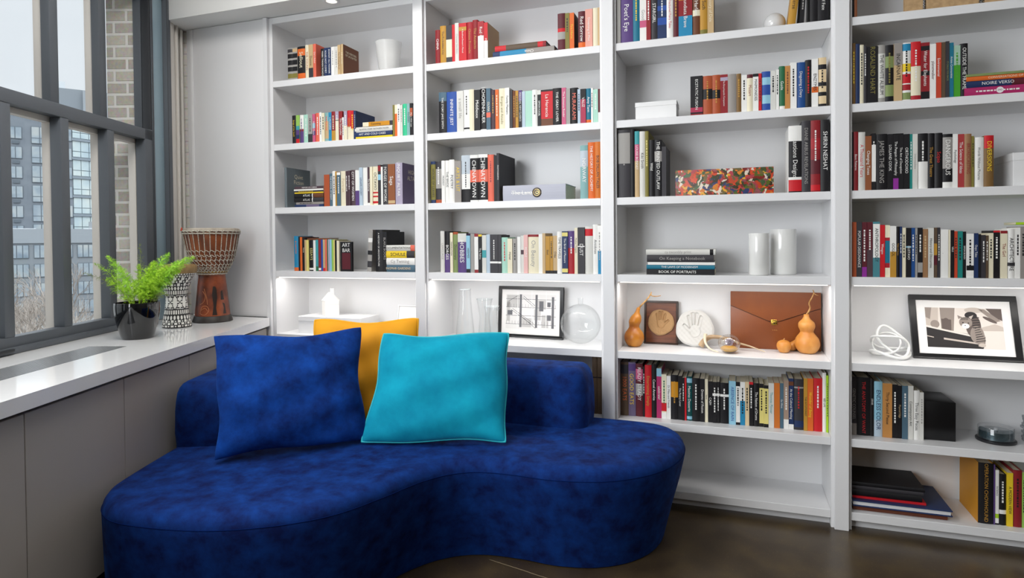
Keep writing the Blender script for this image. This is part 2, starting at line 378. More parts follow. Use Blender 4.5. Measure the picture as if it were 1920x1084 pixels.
# ------------------------------------------------------------------ counter under the window
ctr = thing('window_counter', 'long glossy white counter under the window with flat cabinet doors below', 'counter', tuple(WL(-1.2, .3)))
CO = Vector(ctr.location)
def wpt(s, off, z): return tuple(WL(s, off, z) - CO)
GLOSS = mat('glossy_white_top', 'ececec', 0.12, coat=0.3)
DOORM = mat('cabinet_door_paint', 'aca69f', 0.5)
def end_s(off, Y): return (Y - WP.y - WN.y * off) / WU.y
YE = -.026
gs0, gs1, g0, g1 = -1.95, -.86, .205, .372
def plank(mb, s0, s1f, o0, o1, z0, z1, m=0):
    a = [wpt(s0, o0, 0), wpt(s1f(o0), o0, 0), wpt(s1f(o1), o1, 0), wpt(s0, o1, 0)]
    mb.prism([(p[0], p[1]) for p in reversed(a)], z0, z1, m)
ef = lambda o: end_s(o, YE)
top = MB()
plank(top, -6.5, ef, .004, g0, .777, .825); plank(top, -6.5, ef, g1, .607, .777, .825)
plank(top, -6.5, lambda o: gs0, g0, g1, .777, .825); plank(top, gs1, ef, g0, g1, .777, .825)
top.build('countertop', GLOSS, ctr, fix=True)
gr = MB()
for o in [g0 + .004 + i * .0112 for i in range(15)]: plank(gr, gs0 + .003, lambda q: gs1 - .003, o, o + .006, .806, .8245)
for s in [gs0 + .003 + i * .18 for i in range(7)]: plank(gr, s, lambda q, s=s: s + .004, g0 + .002, g1 - .002, .80, .815)
gr.build('vent_grille', mat('brushed_aluminium', 'c3c4c6', 0.35, 0.8), ctr)
plank(MBG := MB(), gs0, lambda q: gs1, g0, g1, .70, .778); MBG.build('vent_box', mat('vent_dark', '2a2a2c', 0.8), ctr, fix=True)
apron = MB(); plank(apron, -6.5, lambda o: -2.186, .01, .587, 0, .762); apron.build('base_panel', DOORM, ctr, fix=True)
CARC = mat('carcass_dark', '5a5753', 0.7); TOEK = mat('toe_kick_dark', '3a3835', 0.7)
for a, b, lab in ((-2.183, -1.709, 'plain white base cabinet under the window counter, nearest the camera'),
                  (-1.706, -1.231, 'plain white base cabinet under the window counter, directly before the sofa front begins'),
                  (-1.228, -.762, 'plain white base cabinet under the window counter, cut off below by the sofa seat'),
                  (-.759, -.292, 'plain white base cabinet under the window counter, beside the left arm of the sofa back'),
                  (-.289, None, 'plain white base cabinet under the window counter, in the corner by the bookcases')):
    base = WL(a, .587); cab = thing('base_cabinet', lab, 'cabinet', tuple(base), 0, 'cabinets under the window counter')
    CO = base
    fe = (lambda o: end_s(o, YE)) if b is None else (lambda o, b=b: b)
    d = MB(); plank(d, a, fe, .567, .587, .095, .762); d.build('door', DOORM, cab, fix=True, bevel=.0012, seg=1)
    c_ = MB(); plank(c_, a, fe, .01, .565, .092, .768); c_.build('carcass', CARC, cab, fix=True)
    t_ = MB(); plank(t_, a, fe, .05, .53, 0, .09); t_.build('toe_kick', TOEK, cab, fix=True)

# ------------------------------------------------------------------ bookcases
SHZ = [2.589, 2.217, 1.846, 1.474, 1.1015, .7297, .398, .077]
BAYS = [(-2.553, -1.628), (-1.548, -.609), (-.530, .4035), (.4845, 1.42)]
BNAMES = ['window-side bookcase', 'second bookcase', 'third bookcase', 'right-hand bookcase']
BLAB = ['tall built-in white bookcase nearest the window, partly hidden by the blue sofa',
        'tall built-in white bookcase second from the window, glass vessels on its lit shelf',
        'tall built-in white bookcase with orange gourds and brown briefcase on its lit shelf',
        'tall built-in white bookcase farthest from the window, framed cat photograph on its lit shelf']
LEDM = mat('led_diffuser', 'fff6ea', 0.4, emit=2.2)
TH = .036
for (x0, x1), lab in zip(BAYS, BLAB):
    bk = thing('bookcase', lab, 'bookcase', (x0, 0, 0), 0, 'built-in white bookcases along the wall')
    W = x1 - x0
    MB().box(-.022, 0, 0, .33, .0, 2.589).build('side_panel', WHITE, bk, bevel=.0012, seg=1)
    MB().box(W, W + .022, 0, .33, .0, 2.589).build('side_panel', WHITE, bk, bevel=.0012, seg=1)
    MB().box(0, W, .304, .316, .04, 2.56).build('back_panel', WHITE, bk)
    MB().box(0, W, 0.0005, .304, 2.589 - TH, 2.589).build('top_panel', WHITE, bk, bevel=.0012, seg=1)
    for z in SHZ[1:]:
        MB().box(0.0003, W - .0003, 0.0005, .3038, z - TH, z).build('shelf', WHITE, bk, bevel=.0015, seg=1)
    MB().box(0.0003, W - .0003, .045, .06, 0, SHZ[-1] - TH - .0003).build('plinth', WHITE, bk)
    led = MB(); zl = SHZ[4] - TH
    led.box(.012, W - .012, .014, .024, zl - .004, zl - .0003)
    led.build('led_strip', LEDM, bk)
    if x0 < -2: MB().box(-.052, -.0225, -.02, .05, .0, 2.589).build('stile', WHITE, bk, bevel=.0015, seg=1)
    MB().box(W + .012, W + .068, -.020, -.0005, 0, 2.589).build('stile', WHITE, bk, bevel=.0015, seg=1)
    area('shelf_led', ((x0 + x1) / 2, .022, zl - .006), W - .04, 1.9, (1, .965, .92), (radians(10), 0, 0), .012)

# ------------------------------------------------------------------ sofa
BLUE = velvet('royal_blue_velvet', '041548', '07347a', '2f74d8', 0.18, 15)
def offset_ring(P, d):
    """plan ring moved inwards by d (ring counter-clockwise)"""
    N = len(P); out = [p.copy() for p in P]; steps = max(1, int(abs(d) / .003)); L0 = [(P[(i + 1) % N] - P[i]).length for i in range(N)]
    for _ in range(steps):
        cur = out; out = []
        for i in range(N):
            t = (cur[(i + 2) % N] - cur[i - 2]); t = t.normalized()
            out.append(cur[i] + Vector((-t.y, t.x, 0)) * (d / steps))
        for i in range(N):                     # keep tight corners from folding over
            if (out[(i + 1) % N] - out[i]).length < .45 * L0[i] or (out[i] - out[i - 1]).length < .45 * L0[i - 1]:
                out[i] = out[i] * .4 + (out[i - 1] + out[(i + 1) % N]) * .3
    return out
def rounded(corners, step=.012):
    """plan polygon with each corner (x, y, radius) turned into an arc, evenly stepped"""
    out = []; N = len(corners)
    for i in range(N):
        a, b, c = (Vector((q[0], q[1], 0)) for q in (corners[i - 1], corners[i], corners[(i + 1) % N])); r = corners[i][2]
        d1, d2 = (a - b).normalized(), (c - b).normalized(); ang = d1.angle(d2); t = r / math.tan(ang / 2)
        p0, p1 = b + d1 * t, b + d2 * t; m_ = (d1 + d2).normalized() * (r / sin(ang / 2)) + b
        n_ = max(4, int(r * (pi - ang) / step))
        for k in range(n_ + 1):
            v = (p0 - m_).lerp(p1 - m_, k / n_) if n_ < 1 else (p0 - m_).slerp(p1 - m_, k / n_)
            out.append(m_ + v.normalized() * r)
    res = []
    for p, q in zip(out, out[1:] + out[:1]):
        L = (q - p).length; k = max(1, round(L / step)); res += [p.lerp(q, j / k) for j in range(k)]
    return res
def soft_block(name, plan, prof, m, parent, n=10, keep=None):
    """upholstered block: plan curve swept through (inset, height) rings and closed on top"""
    P = plan if n == 0 else catmull([(x, y, 0) for x, y in plan], n)
    mb = MB(); N = len(P)
    for d, z in prof:
        R_ = offset_ring(P, d)
        if keep and z < .35: R_ = [p.lerp(o, keep(p)) for p, o in zip(P, offset_ring(P, d))]
        mb.v += [(p.x, p.y, z) for p in R_]
    for j in range(len(prof) - 1):
        for k in range(N):
            a, b = j * N + k, j * N + (k + 1) % N
            mb.f.append((a, b, b + N, a + N)); mb.m.append(0)
    ring = [Vector(mb.v[(len(prof) - 1) * N + k][:2]) for k in range(N)]; zt = prof[-1][1]
    vs, _, fs, *_r = delaunay_2d_cdt(ring, [(k, (k + 1) % N) for k in range(N)], [], 1, 1e-5)
    i0 = len(mb.v); mb.v += [(v.x, v.y, zt) for v in vs]
    for f in fs: mb.f.append(tuple(i0 + k for k in f)); mb.m.append(0)
    o = mb.build(name, m, parent)
    me = o.data; bm = bmesh.new(); bm.from_mesh(me); bmesh.ops.remove_doubles(bm, verts=bm.verts, dist=2e-5)
    for f in bm.faces: f.smooth = True
    bm.normal_update()
    for f in bm.faces:
        if abs(f.calc_center_median().z - zt) < 1e-4 and f.normal.z < 0: f.normal_flip()
    bm.to_mesh(me); bm.free(); me.set_sharp_from_angle(angle=radians(70))
    return o
SOX, SOY = -1.2, -.7
sofa = thing('sofa', 'low curved royal blue velvet sofa in front of the bookcases, beside the window counter', 'sofa', (SOX, SOY, 0))
seat_plan = [(-2.222, -1.09), (-2.155, -1.295), (-2.092, -1.44), (-1.99, -1.535), (-1.85, -1.572), (-1.58, -1.53), (-1.38, -1.43), (-1.245, -1.30), (-1.165, -1.13), (-1.105, -.965),
             (-1.035, -.86), (-.94, -.80), (-.80, -.785), (-.64, -.79), (-.47, -.75), (-.33, -.655), (-.235, -.515), (-.195, -.345), (-.212, -.19), (-.285, -.085), (-.42, -.045),
             (-.80, -.040), (-1.5, -.040), (-2.15, -.045), (-2.42, -.07), (-2.495, -.15), (-2.465, -.33), (-2.36, -.67), (-2.26, -.97)]
seat_plan = [(x - SOX, y - SOY) for x, y in seat_plan]
soft_block('seat', seat_plan, [(.088, .004), (.082, .03), (.052, .15), (.022, .26), (.004, .34), (0, .362), (.0015, .378), (.006, .392), (.016, .405), (.032, .4145), (.06, .42)], BLUE, sofa, keep=lambda p: max(.12, min(1, (p.x + SOX + 2.05) / .55)))
MB().tube([(p.x, p.y, .372) for p in catmull([(x, y, 0) for x, y in seat_plan], 10)], .0015, 8, closed=True).build('seam', mat('seam_blue', '041a4c', .95, spec=.05), sofa, smooth=80)
back_plan = rounded([(-2.222 - SOX, -1.06 - SOY, .066), (-1.985 - SOX, -.955 - SOY, .066), (-2.205 - SOX, -.30 - SOY, .34), (-.628 - SOX, -.30 - SOY, .066), (-.628 - SOX, -.045 - SOY, .066), (-2.562 - SOX, -.045 - SOY, .13)])
soft_block('backrest', back_plan, [(0, .405), (0, .42), (-.005, .47), (-.003, .56), (.001, .605), (.006, .636), (.015, .658), (.028, .674), (.044, .684), (.058, .687)], BLUE, sofa, 0)

# ------------------------------------------------------------------ cushions
def cushion(name, label, bl, br, lean, hgt, m, thick=.15, piping=None, seed=0, pinch=.085, widen=1.0, wave=1.0, taper=0.0, skew=0.0):
    bl, br = Vector(bl), Vector(br); e = (br - bl); Wd = e.length * widen; e.normalize()
    hb = Vector((0, 0, 1)).cross(e)                       # horizontal, away from the viewer
    up = Vector((0, 0, 1)) * cos(lean) + hb * sin(lean); bk = e.cross(up) * -1
    root = thing(name, label, 'cushion'); 
    root.rotation_mode = 'QUATERNION'; root.rotation_quaternion = Matrix((e, up.cross(e), up)).transposed().to_quaternion()
    root.location = (bl + br) / 2
    rnd = random.Random(seed); ph = [rnd.uniform(0, 6.28) for _ in range(12)]
    n = 40; mb = MB(); H = hgt
    def pos(u, v, side):
        pk = 1 - pinch * (1 - v * v) * u * u; qk = 1 - pinch * 1.1 * (1 - u * u) * v * v
        cr_ = 1 - .020 * (u * u * v * v) ** 5; pk *= cr_; qk *= cr_
        x = u * Wd / 2 * pk * (1 - taper * (v + 1) / 2) + skew * (v + 1) / 2; z = H / 2 + v * H / 2 * qk
        prof = ((1 - abs(u) ** 2.6) * (1 - abs(v) ** 2.6)); t = thick / 2 * max(prof, 0) ** 0.52
        wv = wave * (.006 * sin(5 * u + 3.1 * v + ph[0]) + .004 * sin(9 * v - 4 * u + ph[1]) + .003 * sin(13 * u + 8 * v + ph[2])) * min(1, prof * 2.5)
        ed = .010 * sin(3 * u + ph[3]) * v * v * (1 - u * u) + .008 * sin(4 * v + ph[4]) * u * u * (1 - v * v)
        return (x + ed, (-t if side == 0 else t) + (wv if side == 0 else 0), z + ed)
    for side in (0, 1):
        i0 = len(mb.v)
        for j in range(n + 1):
            for i in range(n + 1):
                u, v = sin((i / n - .5) * pi), sin((j / n - .5) * pi)
                mb.v.append(pos(u, v, side))
        for j in range(n):
            for i in range(n):
                a = i0 + j * (n + 1) + i; q = (a, a + 1, a + n + 2, a + n + 1)
                mb.f.append(q if side == 0 else q[::-1]); mb.m.append(0)
    mb.build('cover', m, root, smooth=80, fix=True)
    if piping:
        ring = []
        for (u0, v0), (u1, v1) in (((-1, -1), (1, -1)), ((1, -1), (1, 1)), ((1, 1), (-1, 1)), ((-1, 1), (-1, -1))):
            for k in range(40):
                t = sin((k / 40 - .5) * pi) * .5 + .5; ring.append(pos(u0 + (u1 - u0) * t, v0 + (v1 - v0) * t, 1))
        MB().tube(ring, .0042, 8, closed=True).build('piping', piping, root, smooth=80)
    return root
BLUE2 = velvet('blue_cushion_velvet', '061f58', '0c459c', '4088e6', 0.35, 10)
TEAL = velvet('turquoise_velvet', '04809e', '0e9fba', '7ee6ee', 0.4, 6)
YEL = mottled('yellow_cotton_velvet', [(0.3, 'd98f00'), (0.7, 'e6a004')], 4, 0.8)
cushion('throw_cushion', 'large royal blue velvet cushion standing on the left of the sofa seat', (-1.885, -1.165, .435), (-1.455, -.755, .43), radians(14), .485, BLUE2, .16, None, 3, .075)
cushion('throw_cushion', 'yellow cushion standing behind the blue and turquoise cushions', (-1.80, -.70, .43), (-1.345, -.525, .43), radians(13), .495, YEL, .13, mat('yellow_piping', 'e9a808', .7), 8, .05)
cushion('throw_cushion', 'turquoise velvet cushion with matching piping, leaning in front of the sofa back', (-1.478, -.790, .43), (-.885, -.60, .43), radians(22), .468, TEAL, .15, mat('turquoise_piping', '1fb2bd', .6), 14, .05, .985, taper=.08, skew=.035)
# ------------------------------------------------------------------ books
def pm(code, kind='cover'):
    return mat('book_' + kind + '_' + PALETTE[code][1].replace(' ', '_') + '_' + code, PALETTE[code][0], 0.5 if kind == 'cover' else 0.6, spec=0.3)
PAGES = mottled('book_pages', [(0.35, 'cfc4ab'), (0.65, 'e0d8c4')], 900, 0.85, 2, stretch=(1, .02, .02))
TXT = {}
def tmat(code):
    return mat('lettering_' + PALETTE[code][1].replace(' ', '_') + '_' + code, PALETTE[code][0], 0.5)
RB = random.Random(77)
QSPINE = basis_quat((0, 0, -1), (1, 0, 0))
QCOVER = basis_quat((0, 1, 0), (0, 0, 1))
def parse_bands(b):
    out = []
    for it in (b.split(',') if b else []):
        lo, hi, c = it.split('-'); out.append((float(lo), float(hi), c))
    return sorted(out)
def make_book(root, w, h, d, c, tc, title, bands='', cover='', ctext='', hard=True):
    """a shut book standing with its spine towards -y; root at the lower left corner of the spine"""
    mats = [pm(c)]; ids = {c: 0}
    def mid(code):
        if code not in ids: ids[code] = len(mats); mats.append(pm(code))
        return ids[code]
    strips = []; z = 0.0
    for lo, hi, code in parse_bands(bands):
        lo, hi = max(lo * h, z), hi * h
        if lo > z + 1e-4: strips.append((z, lo, 0))
        strips.append((lo, hi, mid(code))); z = hi
    if z < h - 1e-4: strips.append((z, h, 0))
    bt = .0024 if hard else .0006
    bulge = min(.004, w * .14) if hard else .0004
    ns = 6 if hard else 1
    e = .0002
    xs = [e + (w - 2 * e) * k / ns for k in range(ns + 1)]
    yo = [bulge * (2 * x / w - 1) ** 2 for x in xs]
    yi = bulge + bt
    mb = MB()
    for z0, z1, m in strips:
        for k in range(ns): mb.quad((xs[k], yo[k], z0), (xs[k + 1], yo[k + 1], z0), (xs[k + 1], yo[k + 1], z1), (xs[k], yo[k], z1), m)
    mt = strips[-1][2]; cm = mid(cover) if cover else 0
    mb.poly([(x, y, h) for x, y in zip(xs, yo)] + [(xs[-1], yi, h), (xs[0], yi, h)], mt)
    mb.poly([(x, y, 0) for x, y in reversed(list(zip(xs, yo)))] + [(xs[0], yi, 0), (xs[-1], yi, 0)], 0)
    bt2 = min(bt, w * .18)
    mb.box(xs[0], xs[0] + bt2, bulge, d, 0, h, cm); mb.box(xs[-1] - bt2, xs[-1], bulge, d, 0, h, cm)
    cov = mb.build('cover', mats, root)
    ins = .0035 if hard else .0004
    MB().box(xs[0] + bt2 + .0001, xs[-1] - bt2 - .0001, yi + .0002, d - ins, ins, h - ins).build('pages', PAGES, root)
    if tc != '.':
        tm = tmat(tc)
        if title:
            size = min(w * .68, 1.42 * h / max(len(title), 4), .034)
            zc = h * (.5 + RB.uniform(-.04, .06)) if len(title) > 14 else h * RB.uniform(.48, .62)
            if c == tc: tm = tmat('k')
            text('title', title, size, (w * .5, -.0006, zc), QSPINE, tm, cov)
        elif w > .008:
            # lettering too small to read in the photograph: a line of strokes
            t = MB(); zt = h * .86; ze = h * RB.uniform(.28, .5); lw = min(w * .3, .006)
            while zt > ze:
                L = RB.uniform(.004, .012); t.quad((w / 2 - lw / 2, -.0005, zt - L), (w / 2 + lw / 2, -.0005, zt - L), (w / 2 + lw / 2, -.0005, zt), (w / 2 - lw / 2, -.0005, zt)); zt -= L + RB.uniform(.0022, .005)
            t.build('title', tm, cov)
    if ctext:
        lines = ctext.split('/')
        text('cover_title', '\n'.join(lines), min(.034, d * 1.2 / max(len(x) for x in lines)), (w + .0006, d * .5, h * .72 if len(lines) < 3 else h * .6), QCOVER, tmat('cr'), cov)
def look(c, tc, w, h, hard, bands, mark=True):
    sz = 'very thin' if w < .0085 else 'thin' if w < .0135 else 'thick' if w > .037 else ''
    if h > .252: sz = (sz + ' tall').strip()
    elif h < .172: sz = (sz + ' short').strip()
    s = (sz + ' ' if sz else '') + PALETTE[c][1] + (' hardback' if hard else ' paperback')
    if mark:
        bs = parse_bands(bands)
        if bs and PALETTE[bs[0][2]][1] != PALETTE[c][1]: s += ' with ' + PALETTE[max(bs, key=lambda b: b[1] - b[0])[2]][1] + ' band'
        elif tc != '.': s += ' with ' + PALETTE[tc][1] + ' lettering'
    return s
ORD = ['zeroth', 'first', 'second', 'third', 'fourth', 'fifth', 'sixth', 'seventh', 'eighth', 'ninth', 'tenth', 'eleventh', 'twelfth', 'thirteenth', 'fourteenth', 'fifteenth', 'sixteenth', 'seventeenth', 'eighteenth', 'nineteenth', 'twentieth',
       'twenty-first', 'twenty-second', 'twenty-third', 'twenty-fourth', 'twenty-fifth', 'twenty-sixth', 'twenty-seventh', 'twenty-eighth', 'twenty-ninth', 'thirtieth', 'thirty-first', 'thirty-second', 'thirty-third', 'thirty-fourth', 'thirty-fifth', 'thirty-sixth', 'thirty-seventh', 'thirty-eighth', 'thirty-ninth', 'fortieth', 'forty-first']
SNAME = {1: 'top', 2: 'second', 3: 'third', 4: 'fourth', 5: 'lit', 6: 'sixth', 7: 'bottom'}
BN = {1: 'window-side', 2: 'second', 3: 'third', 4: 'right-hand'}
USED = set()
def fit(*cands):
    for s in cands:
        if len(s.replace("'", '').split()) <= 16 and s not in USED: USED.add(s); return s
    s = cands[-1]; USED.add(s); return s
ROWS = [
 (1, 1, 0.012, 2.217, """-2.4578|0.0364|0.185|0.126|gy|.||.06-.2-ol,.27-.41-k,.47-.62-k,.68-.82-k,.87-.97-dg|||0
-2.4214|0.0325|0.186|0.127|gy|.||.06-.2-ol,.27-.41-k,.47-.62-k,.68-.82-k,.87-.97-tn|||0
-2.3889|0.0514|0.189|0.129|k|cr|Sellout|.72-.93-o,.02-.18-o|||0
-2.3375|0.0277|0.193|0.131|cr|rust|THE YOUNG||||0
-2.3098|0.0306|0.192|0.131|tn|k|Dunne|0-.3-dg|||0
-2.2792|0.0195|0.193|0.131|sa|w|Dial a Rebel||||0
-2.2306|0.0271|0.161|0.109|k|w|MARK TWAIN ROADS||||0
-2.2035|0.0210|0.161|0.109|n|w|ROLES NOT COMET||||0
-2.1824|0.0239|0.161|0.109|n|w|SONNET ALL MANNER||||0
-2.1585|0.0226|0.163|0.111|w|gy|||||0
-2.1359|0.0225|0.163|0.111|lgy|gy||.3-.36-w|||0
-2.1133|0.0189|0.169|0.115|tn|br|The Winding Road||||0
-2.0944|0.0159|0.172|0.160|tn|cr|THE MEMOIRS||br|THE MEMOIRS/OF LAUGHTER|0"""),
 (1, 2, 0.012, 1.846, """-2.4325|0.0282|0.164|0.111|k|y|Songs of the South||||0
-2.4043|0.0231|0.164|0.112|lg|.||0-.16-r,.16-.3-n,.3-.48-p,.48-.62-t|||0
-2.3812|0.0267|0.164|0.112|w|p||0-.42-p,.42-.5-dr|||0
-2.3545|0.0333|0.164|0.112|mt|w|||||0
-2.3212|0.0307|0.163|0.111|gy|k||0-.3-dg|||0
-2.2905|0.0183|0.163|0.111|rose|w|Beautiful Name|.5-.68-lb,.25-.4-p|||0
-2.2721|0.0304|0.167|0.114|sa|w|||||0
-2.2417|0.0158|0.168|0.114|w|k|||||0
-2.2260|0.0181|0.164|0.112|cr|k|||||0
-2.2078|0.0253|0.165|0.112|t2|sa||.1-.7-tn|||0
-2.1826|0.0204|0.165|0.112|b2|w|L'ALLEGRIA||||0
-2.1622|0.0274|0.167|0.113|dr|cr||0-.35-gd|||0
-2.1348|0.0214|0.167|0.113|cr|w||.74-1-lav,.68-.71-dg|||0
-2.1134|0.0248|0.166|0.113|dr|w|The Storyteller||||0
-2.0885|0.0106|0.129|0.105|w|k|||||0
-2.0779|0.0212|0.164|0.112|lav|w||0-.5-cr|||0
-2.0568|0.0222|0.166|0.113|r|gd|WINTER|0-.45-cr|||0
-2.0345|0.0204|0.164|0.112|r|y||0-.38-cr|||0
-2.0141|0.0157|0.161|0.200|n|gy|||||0
-1.7642|0.0116|0.174|0.118|ol|.|||||0
-1.7525|0.0177|0.174|0.118|o|.||.72-1-cr|||0
-1.7348|0.0176|0.175|0.119|w|k|||||0
-1.7172|0.0143|0.170|0.116|lgy|gy|||||0
-1.7029|0.0252|0.175|0.119|mg2|w|||||0
-1.6778|0.0196|0.175|0.119|t2|k|Fontamara||||0
-1.6582|0.0174|0.175|0.119|k|w|More With Less|.6-.85-rust|||0
-1.6408|0.0065|0.162|0.110|dg|.|||||0"""),
 (1, 3, 0.012, 1.474, """-2.4917|0.0159|0.236|0.220|sl|.||||Quiet/Fiction|0
-2.2170|0.0374|0.182|0.124|rust|.|||||0
-2.1797|0.0180|0.188|0.128|sl2|w|THE SCHOOL OF NIGHT||||0
-2.1617|0.0209|0.201|0.137|w|k|||||0
-2.1408|0.0095|0.197|0.134|gd|k|||||0
-2.1312|0.0238|0.192|0.131|sl2|w||.92-1-w|||0
-2.1075|0.0366|0.198|0.134|cr|tn|Portrait||||0
-2.0708|0.0141|0.196|0.133|pl|w|||||0
-2.0567|0.0164|0.198|0.135|pl|w|||||0
-2.0403|0.0304|0.201|0.137|pl|w|CITY OF WOMEN||||0
-2.0100|0.0279|0.199|0.135|w|.||0-.42-p|||0
-1.9821|0.0220|0.212|0.144|lb2|n|LENAPE STORY||||0
-1.9601|0.0299|0.211|0.144|w|.|||||0
-1.9302|0.0172|0.213|0.145|pl|w|The Gathering|0-.06-w|||0
-1.9131|0.0171|0.214|0.146|cr|.|||||0
-1.8959|0.0329|0.214|0.146|cr|k|OCTAVIO|.04-.1-r,.2-.24-r,.3-.34-r|||0
-1.8630|0.0181|0.222|0.151|dg|.||.62-.76-lb,.84-.98-dr|||0
-1.8449|0.0124|0.211|0.144|w|.|||||0
-1.8325|0.0337|0.223|0.151|dg|w|FORGES OF WORK||||0
-1.7988|0.0434|0.223|0.152|br2|w|Saga|.03-.1-tn|||0
-1.7554|0.0442|0.228|0.220|lav|w|UNQUIET ALTAR||pl2|HIGH/ALTAR|0"""),
 (1, 4, 0.012, 1.1015, """-2.4321|0.0314|0.204|0.138|b2|o||0-.1-o|||0
-2.4007|0.0106|0.200|0.136|k|.|||||0
-2.3901|0.0144|0.198|0.135|o|.|||||0
-2.3757|0.0187|0.197|0.134|k|cr|Verse||||0
-2.3570|0.0106|0.181|0.123|tn|.|||||0
-2.3465|0.0173|0.181|0.123|y2|.|||||0
-2.3292|0.0333|0.180|0.122|k|y2|ESSAYS|.04-.1-w|||0
-2.2959|0.0160|0.179|0.122|w|.|||||0
-2.2799|0.0171|0.181|0.123|t|.||.0-.15-g|||0
-2.2628|0.0171|0.182|0.123|dr|.||.03-.1-w|||0
-2.2457|0.0158|0.182|0.124|b|.|||||0
-2.2299|0.0139|0.182|0.124|tn|.||0-.1-r|||0
-2.2160|0.0121|0.183|0.124|sa|.|||||0
-2.2039|0.0091|0.183|0.124|g|.|||||0
-2.1948|0.0096|0.183|0.125|lav|.|||||0
-2.1852|0.0132|0.182|0.124|lb|.|||||0
-2.1720|0.0102|0.181|0.123|lg|.|||||0
-2.1618|0.0120|0.181|0.123|y2|.|||||0
-2.1498|0.0120|0.178|0.121|k|.|||||0
-2.1378|0.0161|0.175|0.119|cr|.|||||0
-1.9415|0.0276|0.235|0.160|gy|.||.1-.25-dg,.4-.5-k,.7-.8-w|||3
-1.8831|0.0442|0.234|0.200|k|w|A HISTORY OF ARCHITECTURE||||0
-1.8389|0.0281|0.223|0.200|k|gy|BLAKE BOOKS||||0"""),
 (2, 1, 0.012, 2.217, """-1.4998|0.0276|0.180|0.123|dr|w|CHINA||||0
-1.4723|0.0354|0.199|0.135|gd|k|The Forbidden City||||0
-1.4369|0.0340|0.198|0.135|dg|.||.15-.62-cr|||0
-1.4029|0.0186|0.199|0.135|r|.|||||0
-1.3843|0.0219|0.204|0.139|lgy|gy|Chinese Gardens||||0
-1.3624|0.0435|0.200|0.136|r|w|A Barefoot Doctor's Manual|.8-.9-gd|||0
-1.3189|0.0349|0.201|0.136|r2|gd|Chinese Proverbs||||0
-1.2840|0.0302|0.207|0.141|dr|gd|The Analects||||0
-1.2538|0.0328|0.196|0.133|r2|w|Red Candle|0-.62-w|||0
-1.2210|0.0217|0.187|0.170|r|w|Mao|0-.5-w|tn||0
-0.8249|0.0400|0.184|0.125|mr|.||.3-.5-gy,.5-.6-r|||0
-0.7849|0.0218|0.180|0.122|ol|k|||||0
-0.7631|0.0237|0.179|0.150|o|y|Fire Horse||br||0
-0.7197|0.0366|0.181|0.123|mr|w|Red Sorrow|.0-.16-o|||0
-0.6831|0.0364|0.186|0.127|sa2|w|Dreaming in Mist||||0
-0.6467|0.0250|0.188|0.128|cr|.|||||0
-0.6217|0.0115|0.188|0.128|tn|.|||||0"""),
 (2, 2, 0.012, 1.846, """-1.4836|0.0458|0.218|0.148|k|w|THE STORY JAKE SMITH|.78-1-sl2|||0
-1.4378|0.0589|0.216|0.147|b|w|INFINITE JEST||||0
-1.3789|0.0381|0.217|0.148|lgy|gy|a small life||||0
-1.3408|0.0345|0.219|0.149|w|k||.06-.1-k|||0
-1.3063|0.0266|0.219|0.149|cr|.|||||0
-1.2797|0.0341|0.214|0.146|k|w|Middlesex||||0
-1.2456|0.0360|0.218|0.148|k|w|SCHOPENHAUER|0-.03-w|||0
-1.2096|0.0239|0.216|0.147|sl2|cr|OLIVIA|.3-.42-sa|||0
-1.1857|0.0248|0.206|0.140|pl|gd|||||0
-1.1608|0.0183|0.206|0.140|o|cr|||||0
-1.1426|0.0364|0.210|0.143|cr|ol|Borges and Amado||||0
-1.1062|0.0239|0.210|0.143|w|k|Family Matters||||0
-1.0823|0.0159|0.198|0.135|dg|.|||||0
-1.0664|0.0174|0.192|0.130|br|gd|||||0
-1.0490|0.0158|0.190|0.129|gd|k|||||0
-1.0332|0.0178|0.191|0.130|k|w|PERENNIAL NEW CLASSICS|.72-1-p|||0
-1.0154|0.0177|0.185|0.126|lb2|.|||||0
-0.9977|0.0374|0.185|0.126|mt|.|||||0
-0.9603|0.0278|0.187|0.127|w|k|||||0
-0.9325|0.0185|0.183|0.124|k|w|SIMON KAGIL|.88-1-lgy|||0
-0.9140|0.0621|0.183|0.124|r|w|La Herencia|0-.2-br,.95-1-k|||0
-0.8519|0.0463|0.185|0.126|k|w|THE GREAT LOVER||||0
-0.8057|0.0220|0.184|0.125|rose|w|The Romance Reader||||0
-0.7837|0.0209|0.179|0.122|gy|.|||||0
-0.7628|0.0385|0.180|0.123|k|sa|MURAKAMI||||0
-0.7243|0.0142|0.170|0.115|lb2|n|||||0
-0.7100|0.0269|0.170|0.116|k|w|VALIZ|0-.7-rose2|||0
-0.6831|0.0267|0.170|0.116|t3|w|Amy Tann|0-.1-o|||0
-0.6564|0.0097|0.170|0.115|w|br|||||0
-0.6467|0.0241|0.162|0.110|mt|w|||||0
-0.6226|0.0111|0.163|0.111|mr|.||0-.3-w|||0"""),
